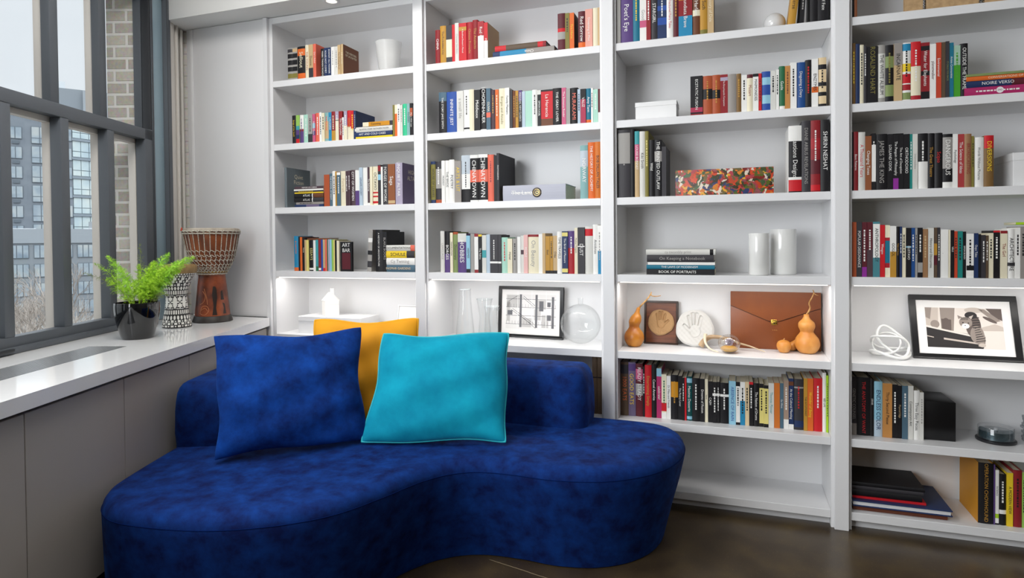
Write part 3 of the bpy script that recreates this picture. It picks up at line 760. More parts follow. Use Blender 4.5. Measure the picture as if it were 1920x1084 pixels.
 (2, 3, 0.012, 1.474, """-1.5343|0.0272|0.224|0.152|ol|k|HOUSE OF LEAVES|0-.08-n,.93-1-n|||0
-1.5070|0.0346|0.223|0.151|dg|w||.35-.82-gy,0-.08-rust|||0
-1.4725|0.0201|0.226|0.154|w|k|MODEST||||0
-1.4524|0.0257|0.226|0.154|w|k|THE BRIDE||||0
-1.4267|0.0301|0.229|0.156|w|k|POETRY||||0
-1.3967|0.0394|0.220|0.149|gyl|y|ARTS & LIT||||0
-1.3572|0.0514|0.248|0.169|sky|k||0-.28-k,.28-.6-w|||0
-1.3058|0.0454|0.247|0.168|k|w|CHINATOWN|.42-.68-sa,.0-.04-w,.93-1-w|||0
-1.2605|0.0537|0.248|0.169|k|w|CHINATOWN|.42-.68-sa,.0-.04-w,.93-1-w|||0
-1.2068|0.0337|0.244|0.166|sa|dr|||||0
-1.1731|0.0167|0.239|0.163|k|.|||||0
-1.1564|0.0156|0.249|0.250|dg|w|PHOTOGRAPHS||||0
-0.7141|0.0392|0.264|0.180|t2|w|NORWAY|.6-.9-sky|||0
-0.6749|0.0355|0.277|0.189|o|w|THE HISTORY OF ALCHEMY||||0
-0.6394|0.0275|0.277|0.188|o2|k|BOB DILLAN TALES||||0"""),
 (2, 4, 0.012, 1.1015, """-1.4826|0.0241|0.222|0.151|lgy|gy|LANGUAGE||||0
-1.4585|0.0320|0.221|0.150|k|w|BORGES|0-.45-p|||0
-1.4265|0.0165|0.213|0.145|cr|k|TRANSLATION||||0
-1.4100|0.0283|0.216|0.147|ol2|k|Dictionary|.94-1-rust|||0
-1.3816|0.0495|0.208|0.141|p|w|HOBBES|.78-1-lgy|||0
-1.3322|0.0223|0.196|0.133|lb|k|HERMES|0-.1-k|||0
-1.3098|0.0256|0.206|0.140|gy|k|. ||||0
-1.2843|0.0216|0.206|0.140|w|.||.92-1-dr,0-.08-dr|||0
-1.2627|0.0204|0.201|0.136|k|w|The Fables|.95-1-y|||0
-1.2423|0.0236|0.198|0.134|lgy|.||.4-.6-t|||0
-1.2188|0.0218|0.201|0.137|lb2|.|||||0
-1.1969|0.0444|0.200|0.136|dg|w||.25-.3-w|||0
-1.1525|0.0178|0.198|0.135|dg|.||.25-.3-w|||0
-1.1347|0.0354|0.185|0.126|mt|r|||||0
-1.0993|0.0261|0.178|0.121|cr|k|Hotel||||0
-1.0733|0.0265|0.179|0.121|gy|k|||||0
-1.0468|0.0184|0.188|0.128|w|.|||||0
-1.0283|0.0168|0.193|0.131|lgy|.||.5-.62-pl|||0
-1.0115|0.0225|0.197|0.134|pk|w|PEOPLE||||0
-0.9890|0.0571|0.198|0.134|cr|gy|On Beauty|.94-1-dr|||0
-0.9320|0.0206|0.200|0.136|w|.|||||0
-0.9114|0.0154|0.204|0.139|tn|.|||||0
-0.8960|0.0230|0.189|0.129|gd|k|Iliad|0-.08-k|||0
-0.8730|0.0163|0.189|0.129|gd|k||0-.08-k|||0
-0.8567|0.0218|0.191|0.130|tn|k|Odes|0-.08-k|||0
-0.8349|0.0252|0.211|0.143|w|k|TIME TRAVELS||||0
-0.8097|0.0301|0.213|0.145|n|w|The Birth of Pleasure|.88-.97-y2,.03-.12-y2|||0
-0.7797|0.0348|0.214|0.145|r2|w||.6-1-p|||0
-0.7448|0.0163|0.229|0.156|cr|k|Mother Tongues||||0
-0.7285|0.0355|0.231|0.157|dg|w|DUST|.58-.6-w|||0
-0.6930|0.0401|0.235|0.160|lgy|.||.8-.95-r|||0
-0.6530|0.0257|0.244|0.166|w|k|Antidotes||||0
-0.6273|0.0169|0.239|0.163|w|gy||0-.48-b2|||0"""),
 (3, 1, 0.012, 2.217, """-0.5317|0.0196|0.222|0.151|gy|.|||||0
-0.5120|0.0613|0.202|0.138|p|w|Poet's Eye||||0
-0.4508|0.0323|0.196|0.133|t3|y|||||0
-0.4185|0.0315|0.206|0.140|w|gy|Good|.3-.45-rose|||0
-0.3870|0.0207|0.197|0.134|dr|w|||||0
-0.3663|0.0311|0.196|0.134|dg|w|STARGIRL||||0
-0.3351|0.0425|0.197|0.134|n|w||.6-.7-b,.3-.45-b|||0
-0.2927|0.0301|0.189|0.129|w|r|Fractured Fairy Tales||||0
-0.2626|0.0245|0.183|0.124|mr|gd|||||0
-0.2381|0.0619|0.185|0.126|gd|w|Sundiata Brave|0-.42-b2,.42-.74-dr|||0
-0.1761|0.0346|0.179|0.122|br|w|Harlem|.42-.55-cr|||0
-0.1415|0.0328|0.177|0.121|gd|k|Such|.0-.1-ol|||0
-0.1087|0.0278|0.176|0.160|tn|cr|Treasury of Dale||br3||0
0.2315|0.0320|0.115|0.105|gd|k|Gilded Verse||||7
0.2779|0.0192|0.114|0.105|k|gy|||||4
0.3220|0.0299|0.120|0.105|k|gd|2001||||0
0.3519|0.0456|0.123|0.105|k|w|The Music of Fate||||0"""),
 (3, 2, 0.012, 1.846, """-0.1855|0.0545|0.182|0.124|k|w|ECSTATIC FUSION|0-.04-dr,.08-.2-rose2|||0
-0.1310|0.0422|0.179|0.122|rust|gd||.4-.66-k|||0
-0.0888|0.0356|0.180|0.122|rust|gd||.4-.62-k|||0
-0.0532|0.0327|0.179|0.122|dr|w|The Encyclopedia Companion|.84-.93-lav|||0
-0.0205|0.0371|0.177|0.121|gyl|.|||||0
0.0166|0.0210|0.176|0.120|br4|gd|||||0
0.0376|0.0239|0.168|0.114|w|k|||||0
0.0615|0.0253|0.168|0.114|cr|dr|Mozart|.9-1-mr|||0
0.0868|0.0237|0.169|0.115|w|k|MAIMONIDES|.92-1-k|||0
0.1105|0.0130|0.169|0.115|r|k|||||0
0.1235|0.0369|0.176|0.119|b|.||.66-.85-lb,.18-.4-lb|||0
0.1604|0.0223|0.175|0.119|lgy|k|||||0
0.1826|0.0133|0.179|0.122|w|k|||||0
0.1959|0.0245|0.193|0.131|g|w|Guide|0-.08-w|||0
0.2205|0.0210|0.191|0.130|tn2|br|||||0
0.2414|0.0267|0.204|0.139|w|k|||||0
0.2681|0.0347|0.202|0.138|b3|w|Disguising a Diary||||0
0.3028|0.0253|0.210|0.143|k|r|||||0
0.3281|0.0261|0.211|0.144|w|k|ENZYMES|.3-.42-o|||0
0.3543|0.0330|0.214|0.146|tn3|k||0-.06-k,.22-.3-k,.42-.5-k,.76-.86-k|||0"""),
 (3, 3, 0.012, 1.474, """-0.5249|0.0577|0.338|0.230|dg|gy||.5-.95-gy|||0
-0.4672|0.0212|0.333|0.226|k|.|||||0
-0.4461|0.0228|0.317|0.216|tn|w|LOUISE BONNET|.8-1-t,.55-.8-rose|||0
-0.4233|0.0272|0.315|0.214|lgy|k|Kiki Smith||||0
-0.3962|0.0169|0.314|0.214|ol|y2|||||0
-0.3793|0.0269|0.271|0.184|k|w|Wild||||0
-0.3524|0.0345|0.269|0.183|k|w|THE PRINTED OUTLAW|.62-.8-gy|||0
-0.3179|0.0205|0.236|0.200|dg|.|||||0
0.2348|0.0534|0.296|0.201|k|w|Bastions Designs|.77-1-w,.19-.23-w,.02-.19-r|w||0
0.2882|0.0360|0.315|0.214|dg|gy|DIANE ARBUS REVELATIONS||||0
0.3243|0.0395|0.315|0.214|dr|w||.02-.1-r,.25-.45-mr,.6-.75-r2|||0
0.3638|0.0354|0.314|0.213|k|w|SHIRIN NESHAT||||0"""),  # second volume here is a black filler for a dark gap between books
 (3, 6, 0.065, 0.398, """-0.5345|0.0401|0.266|0.181|br3|o|1000 EATS|.78-.95-dg|||0
-0.4943|0.0402|0.266|0.181|pl2|y|GOOD EATS|.84-.97-p|||0
-0.4541|0.0346|0.260|0.177|mr|w|READY STEADY|.4-.62-gy,.7-.9-rose|||0
-0.4195|0.0101|0.247|0.168|k|w|||||0
-0.4094|0.0323|0.257|0.175|r|gd|Entertaining Simply||||0
-0.3771|0.0240|0.262|0.178|k|w|Casual America||||0
-0.3531|0.0239|0.243|0.166|mg|w|celebrate!|.84-1-lb|||0
-0.3292|0.0238|0.216|0.147|cr|g||0-.14-w,.17-.36-r|||0
-0.3054|0.0197|0.210|0.143|w|k|Dr Mike and Friends||||0
-0.2856|0.0345|0.215|0.146|k|gd||.5-.85-gd2|||0
-0.2511|0.0183|0.213|0.145|k|w|The Poetry Lover||||0
-0.2327|0.0117|0.206|0.140|k|w|||||0
-0.2211|0.0089|0.207|0.140|r|.|||||0
-0.2122|0.0259|0.212|0.144|t4|w|Maximo Desserts|.86-.96-lb,.03-.1-lb|||0
-0.1863|0.0357|0.207|0.140|k|w|||||0
-0.1505|0.0229|0.206|0.140|k|w|Dreams of Fiction||||0
-0.1277|0.0141|0.205|0.139|cr|k|Verse||||0
-0.1136|0.0208|0.196|0.133|k|w|CASH||||0
-0.0928|0.0188|0.195|0.133|k|w||.66-.72-w|||0
-0.0739|0.0131|0.196|0.133|k|w||.66-.72-w|||0
-0.0608|0.0411|0.192|0.131|k|w||.66-.72-w|||0
-0.0197|0.0309|0.205|0.139|lb|b|ABSENCE OF RAIN||||0
0.0112|0.0189|0.202|0.138|w|k||.9-1-k,0-.06-k|||0
0.0301|0.0216|0.203|0.138|w|k||0-.56-b2|||0
0.0517|0.0182|0.205|0.140|tn3|k|||||0
0.0700|0.0171|0.206|0.140|k|w||.94-1-r|||0
0.0871|0.0271|0.200|0.136|k|w|The Nation of Drums||||0
0.1142|0.0187|0.200|0.136|y2|k||.9-1-k,0-.08-k|||0
0.1329|0.0201|0.195|0.133|y2|k||.92-1-k,0-.08-k|||0
0.1529|0.0239|0.206|0.140|lgy|t|Thomas Pinner||||0
0.1768|0.0248|0.208|0.142|o2|.|||||0
0.2016|0.0159|0.208|0.142|sl2|w|Go West||||0
0.2175|0.0211|0.222|0.151|tn4|w||0-.2-w|||0
0.2385|0.0210|0.233|0.159|n|w|At the Cultural Meeting|0-.1-w,.86-.94-br|||0
0.2595|0.0416|0.231|0.157|dg|r||.05-.18-n,.82-.85-gy|||0
0.3011|0.0155|0.238|0.162|gd|k|THE INTUITIONIST||||0
0.3166|0.0240|0.238|0.162|o|y|Wonder of Being||||0
0.3407|0.0375|0.240|0.164|r|w|||||0
0.3781|0.0152|0.267|0.181|w|k|RED LIPS||||0
0.3934|0.0118|0.256|0.174|lime|k|||||0"""),
 (4, 1, 0.012, 2.217, """0.4865|0.0079|0.101|0.105|k|.|||||0
0.4944|0.0120|0.100|0.105|br2|gd|DURRELL||||0"""),
 (4, 2, 0.012, 1.846, """0.4869|0.0125|0.262|0.178|br4|y|||||0
0.4993|0.0169|0.258|0.176|n|.|||||0
0.5162|0.0150|0.253|0.172|cr|k|||||0
0.5312|0.0131|0.248|0.168|dg|w|||||0
0.5443|0.0397|0.241|0.164|k|ol|ROSALIND HART||||0
0.5840|0.0287|0.244|0.166|lgy|k|THE WHITE ALBUM|.85-1-gy,0-.08-gy|||0
0.6126|0.0317|0.241|0.164|k|ol||.1-.3-ol2,.6-.8-ol2|||0
0.6444|0.0301|0.244|0.166|tn|k|INCARNATE|.62-1-gyl|||0
0.6744|0.0323|0.243|0.165|w|k||.86-.98-b2,.5-.64-y,.3-.46-r,.18-.28-r2,.02-.14-ol2|||0
0.7068|0.0367|0.244|0.166|r|w||0-.08-r2,.08-.58-cr|||0
0.7435|0.0318|0.237|0.161|dr|w|Water for Elephants|.0-.14-k,.42-.5-k,.86-.94-k|||0
0.7752|0.0217|0.227|0.155|w|mr|planetwalker||||0
0.7970|0.0192|0.231|0.157|rust2|w|Environmental||||0
0.8162|0.0149|0.231|0.157|br3|.|||||0
0.8311|0.0128|0.232|0.158|dg|ol2|IT CALLS YOU BACK||||0
0.8439|0.0155|0.225|0.153|t3|w|Artists Communities||||0
0.8594|0.0240|0.212|0.144|mt2|g2||0-.62-g2|||0
0.8835|0.0266|0.218|0.148|k|w|OUTSIDE THE FRAME||||0"""),
 (4, 3, 0.012, 1.474, """0.4868|0.0055|0.253|0.172|k|.|||||0
0.4923|0.0181|0.254|0.173|dr|w|Basic Patterns||||0
0.5104|0.0277|0.251|0.171|lgy|r|A Thousand Years||||0
0.5381|0.0236|0.233|0.158|br2|w|Changing Tones||||0
0.5618|0.0157|0.242|0.164|k|w||.15-.8-w|||0
0.5774|0.0435|0.238|0.162|k|gy|JAMES THE KING||||0
0.6209|0.0211|0.236|0.160|k|w|LOLLAND COOK||||0
0.6420|0.0199|0.236|0.161|k|w|The Penguin of Philosophy|0-.2-vio|||0
0.6619|0.0184|0.236|0.161|k|w|The Art of Deception||||0
0.6803|0.0232|0.232|0.158|k|w|ORTHODOXIO||||0
0.7035|0.0103|0.231|0.157|t5|w|||||0
0.7138|0.0182|0.230|0.156|lgy|gy|Intermediate||||0
0.7320|0.0375|0.231|0.157|k|w||0-.49-w|||0
0.7694|0.0237|0.230|0.157|k|gd|The Great Theatre||||0
0.7931|0.0285|0.229|0.155|k|r|Scipio||||0
0.8216|0.0360|0.223|0.151|k|w|DANGEROUS|0-.11-w,.36-.94-gy|||0
0.8576|0.0179|0.221|0.150|w|k|Psychology||||0
0.8755|0.0230|0.220|0.149|dr2|w|The Science of Ideas||||0
0.8985|0.0245|0.219|0.149|br5|dr|BROADCASTING||||0
0.9230|0.0091|0.209|0.142|ol|k|||||0
0.9321|0.0340|0.203|0.138|w|k|Words Without Pictures||||0
0.9661|0.0331|0.208|0.141|br4|y|DIVERSIONS|.75-1-r|||0"""),
 (4, 4, 0.012, 1.1015, """0.4853|0.0182|0.237|0.161|rust|.|||||0
0.5035|0.0217|0.238|0.162|dg|w|POPULAR DISSONANCE||||0
0.5253|0.0191|0.236|0.160|mr|w||0-.18-vio|||0
0.5444|0.0229|0.236|0.161|mr|w||0-.5-pl|||0
0.5673|0.0260|0.237|0.161|t6|k|ANTHROPOLOGY|.35-.96-w|||0
0.5933|0.0195|0.223|0.152|r|w|Weegee||||0
0.6128|0.0183|0.222|0.151|cr|.||.27-.7-t3,.18-.27-r2,.7-.76-r2|||0
0.6311|0.0232|0.218|0.149|w|k|GOGOL|0-.5-gd|||0
0.6543|0.0129|0.215|0.146|k|gd|Tales of Rome||||0
0.6672|0.0094|0.215|0.146|n|w|||||0
0.6766|0.0139|0.210|0.143|cr|k|||||0
0.6905|0.0190|0.209|0.142|k|w|GUSTAVO|.6-.63-lb|||0
0.7095|0.0141|0.209|0.142|b3|w|||||0
0.7236|0.0093|0.208|0.142|gy|k|||||0
0.7329|0.0181|0.209|0.142|k|w||.1-.3-gy|||0
0.7510|0.0194|0.203|0.138|br5|tn|||||0
0.7705|0.0214|0.208|0.141|lgy|k|History and Obscurities||||0
0.7918|0.0125|0.209|0.142|br3|.||.45-.68-gd,.25-.44-mr|||0
0.8043|0.0101|0.209|0.142|dg|w|||||0
0.8144|0.0285|0.201|0.137|w|gy|. ||||0
0.8429|0.0083|0.199|0.135|cr|.|||||0
0.8512|0.0123|0.197|0.134|k|w|VIRUS||||0
0.8635|0.0119|0.193|0.131|rust2|k|||||0
0.8754|0.0188|0.193|0.131|t5|k|||||0
0.8942|0.0122|0.191|0.130|k|w|SIMON BONDS||||0
0.9064|0.0255|0.183|0.124|w|k||.17-.28-k|||0
0.9319|0.0163|0.184|0.125|n|w|Oops Tales||||0
0.9482|0.0097|0.180|0.123|k|.|||||0
0.9579|0.0146|0.176|0.120|dg|w|||||0
0.9725|0.0106|0.174|0.118|br3|w|||||0
0.9831|0.0167|0.184|0.125|cr|k|||||0
0.9998|0.0230|0.194|0.132|k|w||.96-1-r|||0
1.0228|0.0232|0.193|0.131|cr|dr|The Girl|.94-1-dr|||0
1.0460|0.0274|0.200|0.136|w|k|ARCHITECTURE|.25-.32-dg|||0
1.0735|0.0166|0.205|0.140|w|k|||||0
1.0901|0.0156|0.209|0.142|gyl|k|||||0"""),
 (4, 6, 0.065, 0.398, """0.4918|0.0231|0.258|0.176|dg|gy|GENETIC COUNSEL|0-.2-gyl|||0
0.5148|0.0534|0.257|0.175|k|r|THE ANATOMY OF WANT||||0
0.5683|0.0135|0.251|0.170|k|w|DENSE||||0
0.5818|0.0338|0.242|0.164|lb|n|ENDLESS COLOR|0-.3-lb2|||0
0.6156|0.0360|0.237|0.161|tn2|k|Thirty Second Please||||0
0.6516|0.0215|0.234|0.159|k|w|||||0
0.6731|0.0160|0.230|0.156|k|tn|Physical Edge||||0
0.6891|0.0220|0.231|0.157|sl2|w|||||0
0.7111|0.0205|0.232|0.158|lgy|k|Contemporary Art||||0
0.7316|0.0246|0.213|0.145|w|k|Three Easy Pieces||||0
0.7561|0.0147|0.206|0.140|lgy|gy|||||0"""),
 (4, 7, 0.05, 0.077, """0.9626|0.0546|0.253|0.230|k|gd|OPERATION CHOWHOUND||gd2||0
1.0172|0.0052|0.250|0.170|p|.|||||0
1.0224|0.0130|0.228|0.155|w|k|PATIENCE|.12-.2-lime,.0-.03-k|||0
1.0355|0.0266|0.212|0.144|k|w||.22-.3-w|||0
1.0620|0.0212|0.222|0.151|y|k|A MODERN VIEW||||0
1.0833|0.0317|0.234|0.159|dr|k|||||0
1.1149|0.0111|0.228|0.155|lg|k|||||0"""),
]

for unit, row, yset, z, lines in ROWS:
    recs = [l.split('|') for l in lines.split('\n')]
    xlim = BAYS[unit - 1][1] - .0012
    n = len(recs)
    place = f"{BN[unit]} bookcase's {SNAME[row]} shelf"
    grp = f"upright books on the {BN[unit]} bookcase's {SNAME[row]} shelf"
    for i, r in enumerate(recs):
        x, wd, h, d = (float(v) for v in r[:4]); c, tc, title, bands, cover, ctext = r[4:10]; lean = float(r[10])
        if row == 1 and unit >= 3: h, d = (.215 + .02 * ((i * 7) % 5) / 4 if unit == 3 else .25), .16
        h = min(h, .328); x = max(x, BAYS[unit - 1][0] + .0012); wd = min(wd, xlim - x)
        if wd < .004: continue
        hard = tc == 'gd' or bool(ctext) or h > .245 or (wd > .024 and (i * 5 + unit) % 3 > 0)
        cw = lambda k: PALETTE[recs[k][4]][1]
        base = look(c, tc, wd, h, hard, bands); short = look(c, tc, wd, h, hard, bands, False)
        if 0 < i < n - 1: nb = f"between {cw(i-1)} and {cw(i+1)} ones"
        elif i == 0: nb = 'at the far left'
        else: nb = 'at the far right'
        lab = fit(f"{base} {nb}, {place}", f"{short} {nb}, {place}", f"{short}, {ORD[i+1]} upright book from the left, {place}", f"{PALETTE[c][1]} book, {ORD[i+1]} upright from the left, {place}")
        root = thing('hardcover_book' if hard else 'paperback_book', lab, 'book', (x, yset + .0008 * ((i * 37) % 7), z + .0004), 0, grp)
        if lean: root.rotation_euler = (0, radians(lean), 0); root.location.z += wd * sin(radians(lean)) 
        make_book(root, wd, h, d, c, tc, title, bands, cover, ctext, hard)
def flat(xr, z, y, th, length, d, c, tc, title, label, bands='', flip=False, hard=True, grp=None, rotz=0.0):
    """a book lying down: spine towards the room, xr its right end"""
    root = thing('hardcover_book' if hard else 'paperback_book', label, 'book', (0, 0, 0), 0, grp)
    if flip: root.rotation_euler = (0, pi / 2, rotz); root.location = (xr - length, y, z + th + .0002)
    else: root.rotation_euler = (0, -pi / 2, rotz); root.location = (xr, y, z + .0002)
    make_book(root, th, length, d, c, tc, title, bands, '', '', hard)
    return root
def stack(items, z, y, grp):
    for it in items:
        xr, th, ln, d, c, tc, title, label = it[:8]; kw = it[8] if len(it) > 8 else {}
        flat(xr, z, y + kw.pop('dy', 0), th, ln, d, c, tc, title, label, grp=grp, **kw); z += th + .0003
    return z
g = "books lying in the stack on the window-side bookcase's second shelf"
stack([(-1.765, .012, .235, .16, 'y', '.', '', 'yellow paperback at the bottom of the stack, window-side bookcase second shelf', {'hard': False}),
       (-1.768, .024, .242, .165, 'n', 'w', 'ART AND COLD CASES', 'navy book under the white book in the stack, window-side bookcase second shelf'),
       (-1.766, .030, .240, .165, 'lgy', 'k', 'BLACK & CRABS  KATHLEEN FALKER', 'thick white book with black ampersand in the stack, window-side bookcase second shelf'),
       (-1.764, .024, .190, .15, 'gd2', 'k', 'Canoeing', 'orange and cream paperback topmost in the stack, window-side bookcase second shelf', {'bands': '.8-1-cr,0-.1-dg', 'hard': False})], 1.846, .012, g)
g = "books lying in the stack on the window-side bookcase's third shelf"
stack([(-2.222, .015, .20, .15, 'n', '.', '', 'navy book with red edge at the bottom of the stack beside the slate book', {'bands': '.15-.6-pl2'}),
       (-2.222, .013, .19, .15, 'gyl', 'k', '', 'patterned taupe paperback second from the bottom of the stack, window-side bookcase', {'hard': False}),
       (-2.222, .025, .205, .15, 'k', 'w', 'ATLAS', 'lower of two thick black books stacked beside the slate book', {'bands': '.36-.39-w,0-.34-dg'}),
       (-2.222, .025, .205, .15, 'k', 'w', 'ATLAS', 'upper of two thick black books stacked beside the slate book', {'bands': '.36-.39-w,0-.34-br'}),
       (-2.222, .007, .20, .15, 'y', '.', '', 'thin yellow booklet in the stack beside the slate book', {'hard': False}),
       (-2.222, .009, .20, .15, 'dg', 'y', '', 'thin charcoal book with yellow lettering in the stack beside the slate book', {'hard': False}),
       (-2.222, .009, .205, .15, 'w', '.', '', 'thin white book second from the top of the stack beside the slate book', {'hard': False}),
       (-2.222, .015, .20, .15, 'pl', 'w', 'MEMOIRS OF A GEISHA', 'dark brown book topmost of the stack beside the slate book', {'hard': False})], 1.474, .014, g)
g = "books lying in the stack on the window-side bookcase's fourth shelf"
stack([(-1.6325, .039, .176, .15, 'sl2', 'tn3', 'INGMAR GARDENS', 'slate blue book at the bottom of the stack, window-side bookcase fourth shelf'),
       (-1.633, .038, .176, .15, 'w', 'gy', 'Cy Twining', 'white book above the slate blue one in the stack, window-side bookcase fourth shelf'),
       (-1.634, .038, .176, .15, 'y', 'k', 'SCHULE', 'bright yellow and black book in the stack, window-side bookcase fourth shelf', {'bands': '0-.28-dg'}),
       (-1.633, .032, .176, .15, 'lgy', 'k', 'DOCUMENTATIONS', 'white and salmon book topmost of the stack, window-side bookcase fourth shelf', {'bands': '0-.15-sa'})], 1.1015, .004, g)
rt = thing('paperback_book', 'small black and maroon book standing face out beside the colourful thin booklets', 'book', (-2.112, .012, 1.1019), radians(-5))
MB().box(0, .082, 0, .014, 0, .168).build('cover', pm('k'), rt, bevel=.0006, seg=1)
MB().box(.012, .072, -.0008, .0002, .012, .105).build('cover_panel', pm('mr'), rt)
text('cover_title', 'ART\nBAR', .030, (.042, -.0009, .134), basis_quat((1, 0, 0), (0, 0, 1)), tmat('w'), rt)
fb = flat(-2.20, 1.2805, .03, .012, .15, .10, 'br', '.', '', 'brown book lying across the tops of the colourful thin booklets')
g = "books lying flat on the second bookcase's top shelf"
stack([(-.842, .030, .330, .21, 'b2', 'w', 'China', 'wide blue travel book lying under the red one, second bookcase top shelf', {'flip': True, 'bands': '.55-1-gyl,0-.12-n'}),
       (-.885, .028, .275, .20, 'dr', '.', '', 'dark picture book with red ends lying on the blue one, second bookcase top shelf', {'bands': '.06-.16-r,.16-.78-br3,.78-1-r'})], 2.217, .014, g)
lz = flat(-.788, 1.474, .012, .079, .334, .225, 'lav', 'w', '', 'thick pale grey boxed book lying flat with a round gold emblem, second bookcase')
lz.children[0].data.materials[0] = mat('pale_lilac_cover', 'aeb0bd', .5)
text('title', 'The Lanza', .030, (.0395, -.0008, .225), QSPINE, tmat('w'), lz)
em = MB(); em.lathe([(.0001, .002), (.019, .002), (.023, .0016), (.025, 0)], 40, cap1=False, cap0=False)
emo = em.build('emblem', mat('emblem_dark', '3b3128', .4), lz, smooth=40); emo.location = (.0395, .0, .150); emo.rotation_euler = (pi / 2, 0, 0)
er = MB(); er.tube([(.016 * cos(2 * pi * k / 40), .016 * sin(2 * pi * k / 40), .0022) for k in range(40)], .0016, 6, closed=True)
er.tube([(.006 * cos(2 * pi * k / 24), .008 * sin(2 * pi * k / 24) - .002, .0022) for k in range(24)], .002, 6, closed=True)
ero = er.build('emblem_ring', mat('emblem_gold', 'd8bd78', .3, .6), lz, smooth=40); ero.location = (.0395, 0, .150); ero.rotation_euler = (pi / 2, 0, 0)
g = "books lying in the stack on the third bookcase's fourth shelf"
stack([(-.0805, .026, .313, .2, 'k', 'w', 'BOOK OF PORTRAITS', 'black book with small white lettering at the bottom of the stack beside the white vases', {'hard': False}),
       (-.0805, .020, .313, .2, 't3', 'w', 'THE LAWS OF MODERNISM', 'teal book second from the bottom of the stack beside the white vases'),
       (-.0790, .013, .308, .2, 'w', '.', '', 'thin white book in the middle of the stack beside the white vases', {'hard': False}),
       (-.0835, .034, .308, .2, 'dg', 'gy', 'On Keeping a Notebook', 'thick charcoal book second from the top of the stack beside the white vases'),
       (-.0765, .026, .319, .21, 'lgy', 'gy', 'cy twombly print', 'pale grey book topmost of the stack beside the white vases', {'bands': '.03-.08-k'})], 1.1015, .028, g)
g = "books lying in the stack on the right-hand bookcase's second shelf"
stack([(1.182, .034, .285, .2, 'mg', 'w', '', 'magenta book with white round badge at the bottom of the stack, right-hand bookcase'),
       (1.184, .026, .28, .2, 'n', 'w', 'NOIRE VERSO', 'navy book above the magenta book in the stack, right-hand bookcase', {'bands': '.3-.45-mr'}),
       (1.184, .018, .28, .2, 'o', 'cr', 'CONVERSATIONS OF SIZE', 'orange book above the navy one in the stack, right-hand bookcase'),
       (1.186, .010, .284, .2, 'ol2', '.', '', 'thin moss green book topmost of the stack, right-hand bookcase second shelf', {'hard': False})], 1.846, .012, g)
mgb = [o for o in COL.objects if str(o.get('label', '')).startswith('magenta book with white')][0]
bdo = MB().lathe([(.0125, 0), (.0125, .0009)], 32).build('badge', mat('badge_white', 'e8e4e4', .5), mgb); bdo.location = (.0173, 0, .164); bdo.rotation_euler = (pi / 2, 0, 0)
text('badge_text', 'SAD', .009, (.0173, -.0013, .164), QSPINE, tmat('k'), mgb)
flat(1.28, 1.3185, .03, .010, .20, .12, 'lime', '.', '', 'lime green book lying across the white books, right-hand bookcase fourth shelf', hard=False)
g = "books and folders piled on the right-hand bookcase's bottom shelf"
zz = stack([(.850, .022, .355, .24, 'rb', '.', '', 'thin brown book at the bottom of the pile, right-hand bookcase bottom shelf', {'dy': -.010})], .077, .045, g)
al = thing('hardcover_book', 'wide navy album with white page edges facing out, right-hand bookcase bottom shelf', 'book', (.492, .018, zz + .0002), 0, g)
ac = MB(); ac.box(0, .372, 0, .28, 0, .005); ac.box(0, .372, 0, .28, .021, .026); ac.box(0, .372, .276, .28, .005, .021); ac.build('cover', pm('n'), al, bevel=.001, seg=1)
MB().box(.002, .366, .005, .2755, .0052, .0208).build('pages', mat('white_page_block', 'dfe0e2', .8), al)
stack([(.775, .010, .28, .22, 'r', '.', '', 'thin red folder lying on the navy album, right-hand bookcase bottom shelf', {'hard': False}),
       (.760, .028, .27, .22, 'k', '.', '', 'lower black binder on the red folder, right-hand bookcase bottom shelf'),
       (.765, .016, .275, .22, 'dg', '.', '', 'middle charcoal binder of the pile, right-hand bookcase bottom shelf'),
       (.770, .016, .28, .22, 'k', '.', '', 'top black binder of the pile, right-hand bookcase bottom shelf')], zz + .0265, .045, g)
for i, xx in enumerate((-.668, -.642)):
    b_ = thing('hardcover_book', ['dark brown binder left of its twin behind the sofa end, second bookcase', 'dark brown binder right of its twin behind the sofa end, second bookcase'][i], 'book', (xx, .05, .3984), 0, 'dark binders behind the sofa end')
    make_book(b_, .025, .30, .22, 'br3', '.', '', '.6-.62-k', '', '', True)
# ------------------------------------------------------------------ things on the lit shelves
Z5 = .7298
WCER = mat('white_ceramic', 'e6e4e0', .25); WBOX = mat('white_card', 'e4e4e4', .5); BLKF = mat('black_frame', '151517', .4); MATBOARD = mat('mat_board', 'e6e4e2', .8)
CLEAR = thin_glass('clear_glass', (.988, .992, .992), .42, 2.6, .02)
def tub(name, prof, wall, m, parent, loc=(0, 0, 0), n=48):
    """open vessel: outer profile and an inner one, wall apart"""
    inner = [(max(r - wall, .001), max(z, wall * 1.5)) for r, z in reversed(prof)]
    o = MB().lathe(prof + inner, n, cap0=True, cap1=True).build(name, m, parent, loc, smooth=50)
    return o
def lid_box(name, label, cat, loc, rotz, wd, dp, h, lid, m):
    t = thing(name, label, cat, loc, rotz)
    MB().box(.002, wd - .002, .002, dp - .002, 0, h - .002).build('box_body', m, t, bevel=.001, seg=1)
    MB().box(0, wd, 0, dp, h - lid, h).build('lid', m, t, bevel=.0012, seg=1)
    return t
lid_box('storage_box', 'wide low white box under the little white house, window-side bookcase lit shelf', 'box', (-2.440, .05, Z5), 0, .43, .2, .101, .028, WBOX)
hs = thing('house_ornament', 'little white ceramic house with chimney standing on a white box', 'ornament', (-2.27, .135, Z5 + .1015), radians(52))
hb = MB(); hp = [(-.042, 0), (.042, 0), (.042, .092), (0, .136), (-.042, .092)]
hb.poly([(x, -.032, z) for x, z in hp]); hb.poly([(x, .032, z) for x, z in reversed(hp)])
